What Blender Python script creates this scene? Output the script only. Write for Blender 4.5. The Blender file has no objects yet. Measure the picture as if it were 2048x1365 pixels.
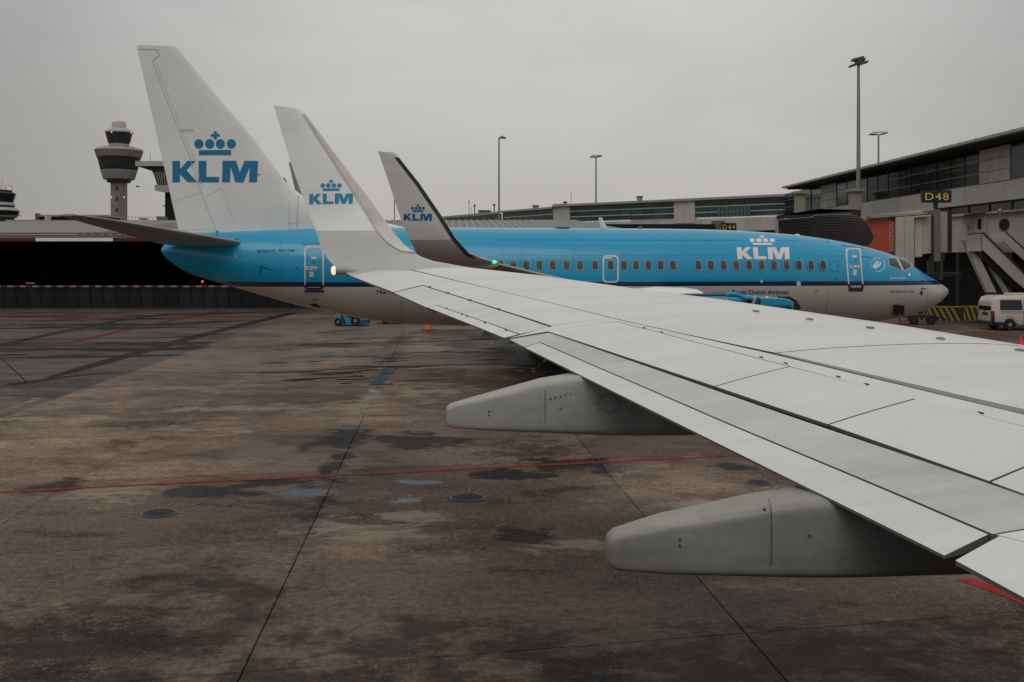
import bpy, bmesh, math, random
from mathutils import Vector, Matrix, geometry
R = math.radians
random.seed(7)
S = bpy.context.scene
COL = S.collection

# ------------------------------------------------------------------ camera, sky, sun, exposure
F, CX, HY, EYE = 1991.1, 1024.0, 523.0, 3.9      # focal length and horizon of the view (in 2048 px), eye height in metres
cam = bpy.data.cameras.new('camera'); cam.lens = 35; cam.sensor_width = 36; cam.clip_start = 0.05; cam.clip_end = 9000
cam.shift_y = -159.5 / 2048
co = bpy.data.objects.new('camera', cam); COL.objects.link(co)
co.location = (0, 0, EYE); co.rotation_euler = (R(90), 0, 0); S.camera = co

SUN_EL, SUN_AZ = 54, 188                          # degrees; azimuth clockwise from +Y
w = bpy.data.worlds.new('World'); S.world = w; w.use_nodes = True
nt = w.node_tree; nt.nodes.clear()
def nd(nt, t, **kw):
    n = nt.nodes.new(t)
    for k, v in kw.items(): setattr(n, k, v)
    return n
def mth(nt, op, a, b=None, c=None, clamp=False):
    n = nd(nt, 'ShaderNodeMath', operation=op, use_clamp=clamp)
    for i, x in enumerate((a, b, c)):
        if x is None: continue
        if isinstance(x, (int, float)): n.inputs[i].default_value = x
        else: nt.links.new(x, n.inputs[i])
    return n.outputs[0]
def mixc(nt, fac, a, b, mode='MIX'):
    n = nd(nt, 'ShaderNodeMix', data_type='RGBA', blend_type=mode)
    for s, x in ((n.inputs[0], fac), (n.inputs[6], a), (n.inputs[7], b)):
        if isinstance(x, (int, float)): s.default_value = x
        elif isinstance(x, (tuple, list)): s.default_value = (x[0], x[1], x[2], 1)
        else: nt.links.new(x, s)
    return n.outputs[2]
def noise(nt, vec, scale, detail=4, rough=.55, dist=0):
    n = nd(nt, 'ShaderNodeTexNoise'); n.inputs['Scale'].default_value = scale; n.inputs['Detail'].default_value = detail
    n.inputs['Roughness'].default_value = rough; n.inputs['Distortion'].default_value = dist
    if vec is not None: nt.links.new(vec, n.inputs['Vector'])
    return n.outputs['Fac']
def ramp(nt, x, a, b, lo=0., hi=1., smooth=True):
    n = nd(nt, 'ShaderNodeMapRange'); n.interpolation_type = 'SMOOTHSTEP' if smooth else 'LINEAR'
    nt.links.new(x, n.inputs[0])
    for i, v in ((1, a), (2, b), (3, lo), (4, hi)): n.inputs[i].default_value = v
    return n.outputs[0]
def mapping(nt, vec, scale=(1, 1, 1), rot=(0, 0, 0), loc=(0, 0, 0)):
    n = nd(nt, 'ShaderNodeMapping'); nt.links.new(vec, n.inputs[0])
    n.inputs['Scale'].default_value = scale; n.inputs['Rotation'].default_value = rot; n.inputs['Location'].default_value = loc
    return n.outputs[0]

sky = nd(nt, 'ShaderNodeTexSky', sky_type='NISHITA', sun_disc=False, sun_elevation=R(SUN_EL), sun_rotation=R(SUN_AZ))
tc = nd(nt, 'ShaderNodeTexCoord'); sep = nd(nt, 'ShaderNodeSeparateXYZ'); nt.links.new(tc.outputs['Generated'], sep.inputs[0])
zz = mth(nt, 'MAXIMUM', sep.outputs[2], 0.0)
lum = mth(nt, 'MULTIPLY_ADD', zz, 4.5, 4.55)                        # overcast: brighter overhead than at the horizon
dv = nd(nt, 'ShaderNodeVectorMath', operation='DOT_PRODUCT'); nt.links.new(tc.outputs['Generated'], dv.inputs[0])
dv.inputs[1].default_value = Vector((0.05, 1, .16)).normalized()
glow = ramp(nt, dv.outputs['Value'], .86, 1.0, .70, 1.06)          # brightest ahead: lens falloff towards the sides put into the sky
lum = mth(nt, 'MULTIPLY', lum, glow)
cl = noise(nt, mapping(nt, tc.outputs['Generated'], (1.2, 1.2, 4.5), (0, R(8), 0)), 2.2, 5, .5, .4)
lum = mth(nt, 'MULTIPLY', lum, ramp(nt, cl, .3, .7, .95, 1.05))
tint = mixc(nt, ramp(nt, sep.outputs[2], .0, .25), (1.0, .95, .885), (1.0, .985, .945))
cv = nd(nt, 'ShaderNodeVectorMath', operation='SCALE'); nt.links.new(tint, cv.inputs[0]); nt.links.new(lum, cv.inputs['Scale'])
skyc = mixc(nt, .96, sky.outputs[0], cv.outputs[0])
bg = nd(nt, 'ShaderNodeBackground'); bg.inputs[1].default_value = .1; nt.links.new(skyc, bg.inputs[0])
wo = nd(nt, 'ShaderNodeOutputWorld'); nt.links.new(bg.outputs[0], wo.inputs[0])

sl = bpy.data.lights.new('sun', 'SUN'); sl.energy = .55; sl.angle = R(40); sl.color = (1, .95, .88)
so = bpy.data.objects.new('sun', sl); COL.objects.link(so); so.location = (0, -20, 60)
sd = Vector((math.sin(R(SUN_AZ)) * math.cos(R(SUN_EL)), math.cos(R(SUN_AZ)) * math.cos(R(SUN_EL)), math.sin(R(SUN_EL))))
so.rotation_euler = sd.to_track_quat('Z', 'Y').to_euler()
S.view_settings.view_transform = 'Standard'; S.view_settings.look = 'None'; S.view_settings.exposure = 0; S.view_settings.gamma = 1
S.render.engine = 'CYCLES'; S.cycles.use_denoising = True; S.cycles.max_bounces = 6; S.cycles.transparent_max_bounces = 8
S.cycles.sample_clamp_indirect = 4; S.cycles.caustics_reflective = False; S.cycles.caustics_refractive = False

# ------------------------------------------------------------------ geometry helpers
def P(px, py, Y): return Vector(((px - CX) / F * Y, Y, EYE - (py - HY) / F * Y))
def G(px, py, z=0.0): return P(px, py, (EYE - z) * F / (py - HY))
def lerp(a, b, t): return a + (b - a) * t
def tab(t, x):
    if x <= t[0][0]: return t[0][1]
    for (x0, y0), (x1, y1) in zip(t, t[1:]):
        if x <= x1: return lerp(y0, y1, (x - x0) / (x1 - x0))
    return t[-1][1]
def woff(o):
    v = Vector((0, 0, 0))
    while o is not None: v += o.location; o = o.parent
    return v
def setp(o, label=None, cat=None, group=None, kind=None):
    if label: o['label'] = label
    if cat: o['category'] = cat
    if group: o['group'] = group
    if kind: o['kind'] = kind
    return o
def thing(name, label, cat, loc=(0, 0, 0), group=None, rotz=0):
    o = bpy.data.objects.new(name, None); COL.objects.link(o); o.location = loc; o.rotation_euler = (0, 0, rotz); o.empty_display_size = .3
    return setp(o, label, cat, group)
def copy_tree(o, parent=None):
    c = o.copy(); COL.objects.link(c); c.parent = parent
    for ch in list(o.children): copy_tree(ch, c)
    return c

class MB:
    def __init__(s): s.v, s.f, s.m = [], [], []
    def add(s, vs, fs, m=0):
        b = len(s.v); s.v += [Vector(x) for x in vs]
        for f in fs: s.f.append([b + i for i in f]); s.m.append(m)
        return s
    def poly(s, pts, m=0): return s.add(pts, [list(range(len(pts)))], m)
    def box(s, a, b, m=0):
        (x0, y0, z0), (x1, y1, z1) = a, b
        return s.add([(x0, y0, z0), (x1, y0, z0), (x1, y1, z0), (x0, y1, z0), (x0, y0, z1), (x1, y0, z1), (x1, y1, z1), (x0, y1, z1)],
                     [(0, 3, 2, 1), (4, 5, 6, 7), (0, 1, 5, 4), (1, 2, 6, 5), (2, 3, 7, 6), (3, 0, 4, 7)], m)
    def hexa(s, lo, hi, m=0):                      # two quads, bottom and top
        return s.add(list(lo) + list(hi), [(0, 3, 2, 1), (4, 5, 6, 7), (0, 1, 5, 4), (1, 2, 6, 5), (2, 3, 7, 6), (3, 0, 4, 7)], m)
    def extrude(s, pts, vec, m=0):                 # polygon swept along a vector
        n = len(pts); pts = [Vector(p) for p in pts]; vec = Vector(vec)
        return s.add(pts + [p + vec for p in pts], [list(range(n))[::-1], list(range(n, 2 * n))] + [(i, (i + 1) % n, (i + 1) % n + n, i + n) for i in range(n)], m)
    def loft(s, rings, m=0, caps=True, closed=True):
        n = len(rings[0]); vs = [p for r in rings for p in r]; fs = []
        for k in range(len(rings) - 1):
            for i in range(n if closed else n - 1):
                j = (i + 1) % n; fs.append((k * n + i, k * n + j, (k + 1) * n + j, (k + 1) * n + i))
        if caps: fs += [list(range(n))[::-1], list(range((len(rings) - 1) * n, len(rings) * n))]
        return s.add(vs, fs, m)
    def lathe(s, c, prof, n=24, m=0, axis='Z', caps=True):
        c = Vector(c); rings = []
        for r, h in prof:
            ring = []
            for i in range(n):
                a = 2 * math.pi * i / n; u, v = r * math.cos(a), r * math.sin(a)
                ring.append(c + (Vector((u, v, h)) if axis == 'Z' else Vector((h, u, v)) if axis == 'X' else Vector((u, h, v))))
            rings.append(ring)
        return s.loft(rings, m, caps)
    def tube(s, path, r, n=8, m=0):
        path = [Vector(p) for p in path]; rings = []
        for i, p in enumerate(path):
            d = (path[min(i + 1, len(path) - 1)] - path[max(i - 1, 0)]).normalized()
            up = Vector((0, 0, 1)) if abs(d.z) < .9 else Vector((1, 0, 0))
            a = d.cross(up).normalized(); b = a.cross(d); rr = r[i] if isinstance(r, (list, tuple)) else r
            rings.append([p + (a * math.cos(2 * math.pi * k / n) + b * math.sin(2 * math.pi * k / n)) * rr for k in range(n)])
        return s.loft(rings, m)
    def build(s, name, mats, parent=None, smooth=False, local=False, bevel=0, auto=None, kind=None):
        me = bpy.data.meshes.new(name); off = Vector((0, 0, 0)) if local or parent is None else woff(parent)
        me.from_pydata([tuple(p - off) for p in s.v], [], s.f)
        mats = mats if isinstance(mats, (list, tuple)) else [mats]
        for mm in mats: me.materials.append(mm)
        for p, i in zip(me.polygons, s.m): p.material_index = i
        bm = bmesh.new(); bm.from_mesh(me); bmesh.ops.recalc_face_normals(bm, faces=bm.faces[:])
        if bevel: bmesh.ops.bevel(bm, geom=bm.edges[:], offset=bevel, segments=2, profile=.6, affect='EDGES', clamp_overlap=True)
        bm.to_mesh(me); bm.free()
        if smooth:
            me.polygons.foreach_set('use_smooth', [True] * len(me.polygons))
            me.set_sharp_from_angle(angle=R(auto or 35))
        o = bpy.data.objects.new(name, me); COL.objects.link(o); o.parent = parent
        if kind: o['kind'] = kind
        return o

# ------------------------------------------------------------------ materials
def mat(name, col, rough=.5, metal=0, var=.1, scale=1.5, bump=0, bscale=30, emit=0, spec=.5, coat=0, streak=None, objvar=0):
    m = bpy.data.materials.new(name); m.use_nodes = True; t = m.node_tree; b = t.nodes['Principled BSDF']
    b.inputs['Metallic'].default_value = metal; b.inputs['Specular IOR Level'].default_value = spec
    if coat: b.inputs['Coat Weight'].default_value = coat; b.inputs['Coat Roughness'].default_value = .12
    g = nd(t, 'ShaderNodeTexCoord').outputs['Object']
    f = noise(t, g if not streak else mapping(t, g, streak), scale, 5, .6)
    f2 = noise(t, g, scale * 7, 3, .6)
    k = mth(t, 'ADD', ramp(t, f, .25, .75, 1 - var, 1 + var), ramp(t, f2, .25, .75, -var * .35, var * .35))
    if objvar:
        oi = nd(t, 'ShaderNodeObjectInfo'); k = mth(t, 'MULTIPLY', k, ramp(t, oi.outputs['Random'], 0, 1, 1 - objvar, 1 + objvar, False))
    v = nd(t, 'ShaderNodeVectorMath', operation='SCALE'); v.inputs[0].default_value = col[:3]; t.links.new(k, v.inputs['Scale'])
    t.links.new(v.outputs[0], b.inputs['Base Color'])
    t.links.new(ramp(t, f2, .2, .8, rough * .85, min(1, rough * 1.15)), b.inputs['Roughness'])
    if bump:
        bn = nd(t, 'ShaderNodeBump'); bn.inputs['Strength'].default_value = bump; bn.inputs['Distance'].default_value = .02
        t.links.new(noise(t, g, bscale, 4), bn.inputs['Height']); t.links.new(bn.outputs[0], b.inputs['Normal'])
    if emit:
        b.inputs['Emission Color'].default_value = (*col[:3], 1); b.inputs['Emission Strength'].default_value = emit
    return m
def zpaint(name, bands, rough=.3, coat=.25, world=True):
    """livery painted in level bands: list of (lowest z, colour), upwards"""
    m = mat(name, bands[0][1], rough, var=.05, scale=.8, coat=coat); t = m.node_tree; b = t.nodes['Principled BSDF']
    g = nd(t, 'ShaderNodeNewGeometry'); sp = nd(t, 'ShaderNodeSeparateXYZ'); t.links.new(g.outputs['Position'], sp.inputs[0])
    c = bands[0][1]
    for z, col in bands[1:]:
        c = mixc(t, ramp(t, sp.outputs[2], z - .004, z + .004), c, col)
    tcn = nd(t, 'ShaderNodeTexCoord').outputs['Object']
    dirt = noise(t, mapping(t, tcn, (.35, .35, 1.6)), 1.6, 6, .65)
    c = mixc(t, ramp(t, dirt, .45, .78, 0, .3), c, mixc(t, 1.0, c, (.55, .53, .5), 'MULTIPLY'))
    t.links.new(c, b.inputs['Base Color'])
    return m
BLUE = (.0003, .325, .575); NAVY = (.003, .020, .065); WHITE = (.84, .845, .83); GREY = (.46, .465, .45)
M = {
 'wing': mat('wing_paint', (.72, .725, .71), .42, var=.05, scale=.7, streak=(.5, 2.2, 1), coat=.1),
 'flap': mat('flap_paint', (.56, .55, .525), .45, var=.10, scale=.8, streak=(.4, 2, 1)),
 'tab': mat('tab_paint', (.68, .69, .67), .42, var=.06, scale=.8, streak=(.4, 2, 1)),
 'spoiler': mat('spoiler_paint', (.70, .71, .695), .4, var=.04, scale=.6, streak=(.5, 2, 1), coat=.1),
 'groove': mat('sealant_dark', (.13, .13, .127), .7), 'sealant': mat('sealant_grey', (.25, .25, .24), .6, var=.15),
 'fairing': mat('fairing_paint', (.39, .375, .35), .4, var=.12, scale=2.5, streak=(.5, 1, 2)),
 'fairing2': mat('shaded_fairing_paint', (.29, .28, .25), .5, var=.16, scale=2.2), 'metal': mat('bare_metal', (.55, .54, .52), .3, metal=.7, var=.1), 'dmetal': mat('dark_metal', (.06, .06, .062), .45, metal=.5, var=.2),  # fairing2: fairing paint darkened, the near fairing's shade put into its colour
 'wsframe': mat('windscreen_frame', (.48, .47, .46), .4), 'bellyseam': mat('belly_seam', (.36, .34, .32), .5), 'rivet': mat('rivet_dark', (.11, .105, .098), .6), 'black': mat('black_rubber', (.012, .012, .013), .7, var=.2),
 'fus': zpaint('fuselage_livery', [(0, (.56, .53, .495)), (2.92, NAVY), (3.10, BLUE)], .22, .3),
 'white': mat('white_paint', WHITE, .35, var=.05, scale=.8, coat=.2), 'stab': mat('stabiliser_grey', (.29, .295, .29), .4, var=.1),
 'lewhite': mat('edge_strip_paint', (.66, .64, .60), .4, var=.08, scale=3),
 'wlet': zpaint('winglet_livery', [(0, GREY), (4.385, WHITE)], .32, .2),
 'logo': mat('logo_blue', (.004, .20, .40), .4, var=.04), 'wlogo': mat('logo_white', (.78, .76, .74), .4, var=.04),
 'lblue': mat('light_blue_logo', (.02, .25, .46), .4, var=.05),
 'ink': mat('navy_lettering', (.012, .018, .06), .45, var=.05), 'seam': mat('panel_seam', (.16, .16, .155), .6), 'fseam': mat('fin_seam', (.50, .50, .49), .5), 'towerglass': mat('tower_glazing', (.030, .042, .044), .3, var=.3, scale=.2),  # tower_glazing: far haze put into the glass colour as a lighter tone
 'bseam': mat('blue_seam', (.004, .10, .2), .6), 'pane': mat('cabin_window', (.085, .068, .062), .2, var=.35, scale=6, objvar=.3), 'wframe': mat('window_rim', (.30, .40, .42), .3, var=.1),
 'glass': mat('windscreen_glass', (.03, .034, .036), .06, var=.3, scale=3), 'placard': mat('placard_white', (.66, .62, .6), .5),
 'red': mat('signal_red', (.42, .05, .04), .5), 'tyre': mat('tyre', (.015, .015, .016), .8, var=.25), 'rim': mat('wheel_rim', (.35, .35, .36), .35, metal=.6),
 'bluetruck': mat('equipment_blue', (.005, .32, .52), .35, var=.12, coat=.3), 'dblue': mat('equipment_dark_blue', (.01, .09, .2), .45, var=.2),
 'yellow': mat('yellow_paint', (.30, .20, .035), .5, var=.15), 'orange': mat('cone_orange', (.75, .12, .02), .5, var=.1), 'cred': mat('cone_red', (.65, .05, .025), .5, var=.1),
 'conc': mat('tower_concrete', (.24, .22, .205), .8, var=.12, scale=.15), 'concl': mat('tower_rim', (.42, .41, .39), .7, var=.06, scale=.1),
 'dglass': mat('dark_glazing', (.008, .016, .018), .16, var=.4, scale=.3, objvar=.35), 'tglass': mat('teal_glazing', (.010, .045, .048), .12, var=.5, scale=.25, objvar=.5),
 'mull': mat('mullion_grey', (.22, .23, .23), .5), 'mulldk': mat('mullion_dark', (.05, .055, .06), .5),
 'panel': mat('facade_panel', (.40, .375, .355), .55, var=.08, scale=.5, objvar=.08), 'fascia': mat('fascia_panel', (.52, .50, .48), .55, var=.08, scale=.4, objvar=.06),
 'roof': mat('roof_sheet', (.20, .19, .182), .7, var=.1, scale=.4), 'roofl': mat('roof_edge', (.36, .35, .335), .5, var=.08),
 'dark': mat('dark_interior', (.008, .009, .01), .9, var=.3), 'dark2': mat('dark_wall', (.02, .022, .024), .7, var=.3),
 'screen': mat('screen_panel', (.022, .027, .030), .5, var=.2, scale=1.0, objvar=.35), 'post': mat('post_dark', (.012, .014, .015), .6),
 'beige': mat('beige_render', (.33, .305, .26), .75, var=.1, scale=.5), 'bridge': mat('bridge_panel', (.48, .445, .40), .55, var=.1, scale=.5, objvar=.08),
 'bridged': mat('bridge_brown', (.16, .135, .115), .6, var=.15), 'bellow': mat('bellows_fabric', (.10, .085, .082), .55, var=.2, scale=2),
 'banner': mat('banner_red', (.48, .085, .042), .55, var=.06), 'bannerw': mat('banner_ornament', (.62, .36, .30), .6),
 'pole': mat('pole_grey', (.26, .27, .27), .45, metal=.3, var=.08), 'lamp': mat('floodlight_housing', (.06, .065, .065), .5),
 'van': mat('van_white', (.62, .58, .53), .3, var=.05, coat=.4), 'vglass': mat('van_glass', (.012, .016, .018), .06), 'tail': mat('tail_lamp_red', (.28, .03, .02), .25),
 'signb': mat('sign_black', (.01, .01, .01), .5), 'signy': mat('sign_yellow', (.62, .43, .07), .5, emit=.12),
 'oran': mat('obstruction_light', (1, .22, .05), .4, emit=1.6), 'redl': mat('red_lamp', (1, .06, .03), .4, emit=1.8), 'green': mat('green_lamp', (.10, 1, .5), .3, emit=.8),
 'warm': mat('warm_lamp', (1, .58, .34), .3, emit=1.15), 'ylamp': mat('ceiling_lamp', (1, .72, .3), .4, emit=.22), 'radome': mat('radome', (.50, .49, .47), .6, var=.2, scale=1.2),
 'bird': mat('bird_dark', (.01, .01, .01), .8), 'iron': mat('cast_iron', (.022, .026, .029), .6, metal=0, spec=.15, var=.3, scale=12), 'ring': mat('cover_ring', (.10, .09, .078), .6, var=.2, scale=10),
 'tick': mat('tick_paint', (.22, .17, .11), .7, var=.3, scale=20), 'mlight': mat('far_aluminium', (.30, .30, .29), .5),
}

# ------------------------------------------------------------------ ground
def ground_mat(name, asphalt=False):
    m = bpy.data.materials.new(name); m.use_nodes = True; t = m.node_tree; b = t.nodes['Principled BSDF']
    pos = nd(t, 'ShaderNodeNewGeometry').outputs['Position']
    big = noise(t, pos, .16, 5, .6, .3); mid = noise(t, mapping(t, pos, (.55, 1, 1), (0, 0, R(-10))), .8, 8, .66, .3)
    fine = noise(t, pos, 9, 4, .7); wide = noise(t, pos, .055, 3, .5)
    vor = nd(t, 'ShaderNodeTexVoronoi'); vor.inputs['Scale'].default_value = 42; t.links.new(pos, vor.inputs['Vector'])
    vsep = nd(t, 'ShaderNodeSeparateColor'); t.links.new(vor.outputs['Color'], vsep.inputs[0])
    base = (.096, .062, .045) if not asphalt else (.080, .056, .047)
    c = mixc(t, ramp(t, big, .38, .62), base, (.195, .138, .102) if not asphalt else (.133, .097, .081))
    c = mixc(t, ramp(t, mid, .52, .66, 0, .8), c, (.24, .178, .135) if not asphalt else (.158, .119, .10))
    c = mixc(t, ramp(t, mid, .34, .47, .85, 0), c, (.026, .019, .015))
    oi = nd(t, 'ShaderNodeObjectInfo')
    if not asphalt:
        v = nd(t, 'ShaderNodeVectorMath', operation='SCALE'); t.links.new(c, v.inputs[0]); t.links.new(ramp(t, oi.outputs['Random'], 0, 1, .70, 1.22, False), v.inputs['Scale']); c = v.outputs[0]
    sx = nd(t, 'ShaderNodeSeparateXYZ'); t.links.new(pos, sx.inputs[0])
    st_ = noise(t, mapping(t, pos, (.22, .8, 1) if not asphalt else (.06, .5, 1), (0, 0, R(-9))), 1.2, 7, .72, .35); far_ = ramp(t, sx.outputs[1], 24, 46, .12 if not asphalt else .8, .9)
    stk = mth(t, 'MULTIPLY', ramp(t, st_, .56 if not asphalt else .53, .61 if not asphalt else .58), far_); c = mixc(t, mth(t, 'MULTIPLY', stk, .85), c, (.018, .015, .014))
    # exposed aggregate: single pale and ochre stones
    c = mixc(t, ramp(t, vsep.outputs[0], .70, .98, 0, .75), c, mixc(t, vsep.outputs[1], (.27, .20, .13), (.17, .15, .145)))
    c = mixc(t, ramp(t, fine, .35, .6, .55, 0), c, (.026, .020, .017))
    # worn pale patches and wet dark patches with their own places; near shade painted
    wob = noise(t, mapping(t, pos, (.8, 1.15, 1)), 1.5, 9, .74, .2)
    def patches(lst):
        out = None
        for px, py, rx, ry in lst:
            g = G(px, py)
            dx = mth(t, 'MULTIPLY', mth(t, 'SUBTRACT', sx.outputs[0], g.x), 1 / rx); dy = mth(t, 'MULTIPLY', mth(t, 'SUBTRACT', sx.outputs[1], g.y), 1 / ry)
            d = mth(t, 'SQRT', mth(t, 'ADD', mth(t, 'MULTIPLY', dx, dx), mth(t, 'MULTIPLY', dy, dy)))
            k = mth(t, 'ADD', mth(t, 'SUBTRACT', 1, d), mth(t, 'MULTIPLY_ADD', wob, 5.5, -2.75))
            out = k if out is None else mth(t, 'MAXIMUM', out, k)
        return out
    if not asphalt:
        pale = patches([(480, 818, 2.6, .8), (735, 800, .5, 2.2), (860, 785, 1.6, 1.6), (420, 860, 1.5, .5), (700, 1060, 1.1, .7), (820, 1035, .7, .4), (100, 840, 2, .8), (240, 985, 1.5, .7), (1120, 1090, .9, .5), (640, 700, 2.5, 3), (1400, 1010, .5, .4)])
        film = ramp(t, patches([(815, 1000, .45, .3), (860, 965, .5, .2), (640, 985, .8, .3), (900, 735, 3, .8), (1150, 740, 2, 1.5), (1000, 690, 3, 1.2)]), .1, .6)
        wet = patches([(420, 985, 1.0, .6), (560, 965, 1.1, .5), (690, 880, .8, 1.6), (1050, 1075, .55, .45), (1040, 950, .9, .7), (830, 880, 1.2, 1.2), (1120, 930, .7, .8), (930, 690, 1.6, 2), (650, 690, 2.2, 1.5), (880, 665, 2, 2.5), (1000, 675, 3, 2), (1080, 730, 2, 4), (1120, 760, 1.5, 3), (1480, 935, .5, .5), (668, 930, .25, 2.2), (640, 1010, .2, 1.2), (800, 680, .6, 5), (780, 715, .4, 3), (110, 975, .5, .8), (1195, 930, .3, .8), (1040, 735, .5, 4), (1010, 700, .8, 6), (520, 745, 2.5, .35), (860, 690, 4, .3)])
        tanw = ramp(t, pale, .1, .75, 0, .85); wm = ramp(t, wet, -.05, .5)
        dry = ramp(t, patches([(420, 720, 4, 16), (120, 860, 4, 4), (640, 730, 3.5, 12), (880, 690, 5, 14), (760, 800, 2, 5), (250, 960, 2, 2), (760, 1080, 1.6, 1.2), (1350, 960, 2, 2)]), -.2, 1.0, 0, .8)
        c = mixc(t, dry, c, mixc(t, 1.0, c, (1.85, 1.80, 1.70), 'MULTIPLY'))
        damp_shade = ramp(t, patches([(60, 1340, 3, 1.6), (600, 1360, 3, .6), (1300, 1365, 4, .6), (1024, 1900, 14, 4.2), (1024, 2600, 14, 3), (1500, 1330, 3, .8), (150, 1290, 3.2, 1.6), (430, 1170, 1.6, 1.0), (900, 1290, 2.6, .9), (1750, 1300, 3.2, 1.1), (1250, 1330, 2, .8), (1080, 900, 1.6, 1.8), (560, 1010, 1.4, .5)]), .1, .9, 0, .85)  # shade of the near apron and lower corners painted in, with some damp
        c = mixc(t, damp_shade, c, mixc(t, 1.0, c, (.28, .26, .25), 'MULTIPLY'))  # entries below the frame darken unseen ground to cut bounce light
        c = mixc(t, tanw, c, (.27, .222, .178)); c = mixc(t, mth(t, 'MULTIPLY', wm, .9), c, (.012, .010, .009))
    else:
        film = ramp(t, patches([(1900, 655, 8, 4), (1760, 650, 4, 3), (1990, 690, 6, 3)]), 0, .5)
        wet = patches([(60, 770, 4, 1.5), (100, 790, 3, 1.2), (330, 690, 7, 1.2), (150, 650, 9, 1.2), (300, 655, 9, .8), (420, 668, 5, 1), (20, 690, 4, 2)])
        wm = ramp(t, wet, .0, .6); c = mixc(t, mth(t, 'MULTIPLY', wm, .85), c, (.014, .015, .016))
    if not asphalt: c = mixc(t, mth(t, 'MULTIPLY', film, .55), c, (.045, .066, .088))
    t.links.new(c, b.inputs['Base Color'])
    rg = ramp(t, wide, .35, .65, .38, .6); rg = mth(t, 'ADD', rg, ramp(t, fine, .3, .7, -.06, .06))
    n = nd(t, 'ShaderNodeMix', data_type='FLOAT'); t.links.new(film, n.inputs[0]); t.links.new(rg, n.inputs[2]); n.inputs[3].default_value = .2
    t.links.new(n.outputs[0], b.inputs['Roughness']); t.links.new(ramp(t, film, 0, 1, .06, .17 if not asphalt else .4), b.inputs['Specular IOR Level'])
    bn = nd(t, 'ShaderNodeBump'); bn.inputs['Distance'].default_value = .012
    t.links.new(ramp(t, film, 0, 1, .55, .06), bn.inputs['Strength']); t.links.new(mth(t, 'ADD', fine, noise(t, pos, 45, 3)), bn.inputs['Height']); t.links.new(bn.outputs[0], b.inputs['Normal'])
    return m
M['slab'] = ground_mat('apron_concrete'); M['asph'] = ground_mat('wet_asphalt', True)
mb = MB().poly([(-2500, -300, -.09), (2500, -300, -.09), (2500, 4500, -.09), (-2500, 4500, -.09)])
setp(mb.build('ground', M['asph']), 'dark wet ground of the airfield stretching to the horizon', kind='structure')
Ll = [((0, 836), (581, 631)), ((0, 1050), (670, 655)), ((478, 1358), (814, 651)), ((1574, 1363), (972, 664))]
LX = []
for a, b_ in Ll:
    A, B = G(*a), G(*b_); mm = (B.x - A.x) / (B.y - A.y); LX.append((A.x - mm * A.y, mm))
for k in range(1, 10): LX.append((LX[3][0] + 4.95 * k, -.082))
def TY(k): return 5.3 + 4.65 * k
def cross(l, k):                                   # long joint l with cross joint k
    x0, mm = LX[l]; y = (TY(k) + .2 * x0) / (1 - .2 * mm); return Vector((x0 + mm * y, y, 0))
apron = thing('apron', 'brown wet concrete apron laid in large slabs between the two aircraft', None); apron['kind'] = 'structure'
gl = MB()
for l in range(len(LX) - 1):
    for k in range(-2, 18):
        q = [cross(l, k), cross(l + 1, k), cross(l + 1, k + 1), cross(l, k + 1)]
        c = sum(q, Vector()) / 4
        q = [p + (c - p).normalized() * .006 for p in q]; e = [p + (c - p).normalized() * .010 for p in q]
        mb = MB(); dz = random.uniform(-.0025, .0025)
        mb.loft([[p + Vector((0, 0, -.09)) for p in q], [p + Vector((0, 0, -.012 + dz)) for p in q], [p + Vector((0, 0, dz)) for p in e]])
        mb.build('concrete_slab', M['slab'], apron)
mb = MB(); a, b_ = LX[0]
mb.poly([(a + b_ * 6 - .015, 6, -.002), (-120, 6, -.002), (-120, 92, -.002), (a + b_ * 92 - .015, 92, -.002)])
setp(mb.build('taxi_lane', M['asph']), 'dark asphalt lane with tar streaks on the left of the concrete slabs', kind='structure')
def strip(name, pts, wid, m, z=.006, parent=apron):
    pts = [G(*p) for p in pts]; mb = MB(); L, Rr = [], []
    for i, p in enumerate(pts):
        d = pts[min(i + 1, len(pts) - 1)] - pts[max(i - 1, 0)]; n = Vector((-d.y, d.x, 0)).normalized()
        wv = wid[i] if isinstance(wid, (list, tuple)) else wid
        L.append(p + n * wv / 2 + Vector((0, 0, z))); Rr.append(p - n * wv / 2 + Vector((0, 0, z)))
    for i in range(len(pts) - 1): mb.poly([L[i], L[i + 1], Rr[i + 1], Rr[i]])
    return mb.build(name, m, parent)
def worn(name, col, keep=.5):
    m = mat(name, col, .6, var=.25, scale=3, spec=.06); t = m.node_tree; b = t.nodes['Principled BSDF']; out = t.nodes['Material Output']
    pos = nd(t, 'ShaderNodeNewGeometry').outputs['Position']; tr = nd(t, 'ShaderNodeBsdfTransparent'); mx = nd(t, 'ShaderNodeMixShader')
    f = mth(t, 'ADD', mth(t, 'MULTIPLY', noise(t, mapping(t, pos, (.6, 1.4, 1)), 1.4, 6, .7), .7), mth(t, 'MULTIPLY', noise(t, pos, 25, 3, .7), .3))
    t.links.new(ramp(t, f, keep - .09, keep + .09), mx.inputs[0]); t.links.new(b.outputs[0], mx.inputs[1]); t.links.new(tr.outputs[0], mx.inputs[2]); t.links.new(mx.outputs[0], out.inputs[0])
    return m
M['redline'] = worn('red_line_paint', (.25, .034, .027), .575); M['redold'] = worn('old_red_paint', (.10, .02, .018), .6); M['whiteline'] = worn('white_line_paint', (.27, .24, .21), .50)
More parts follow.
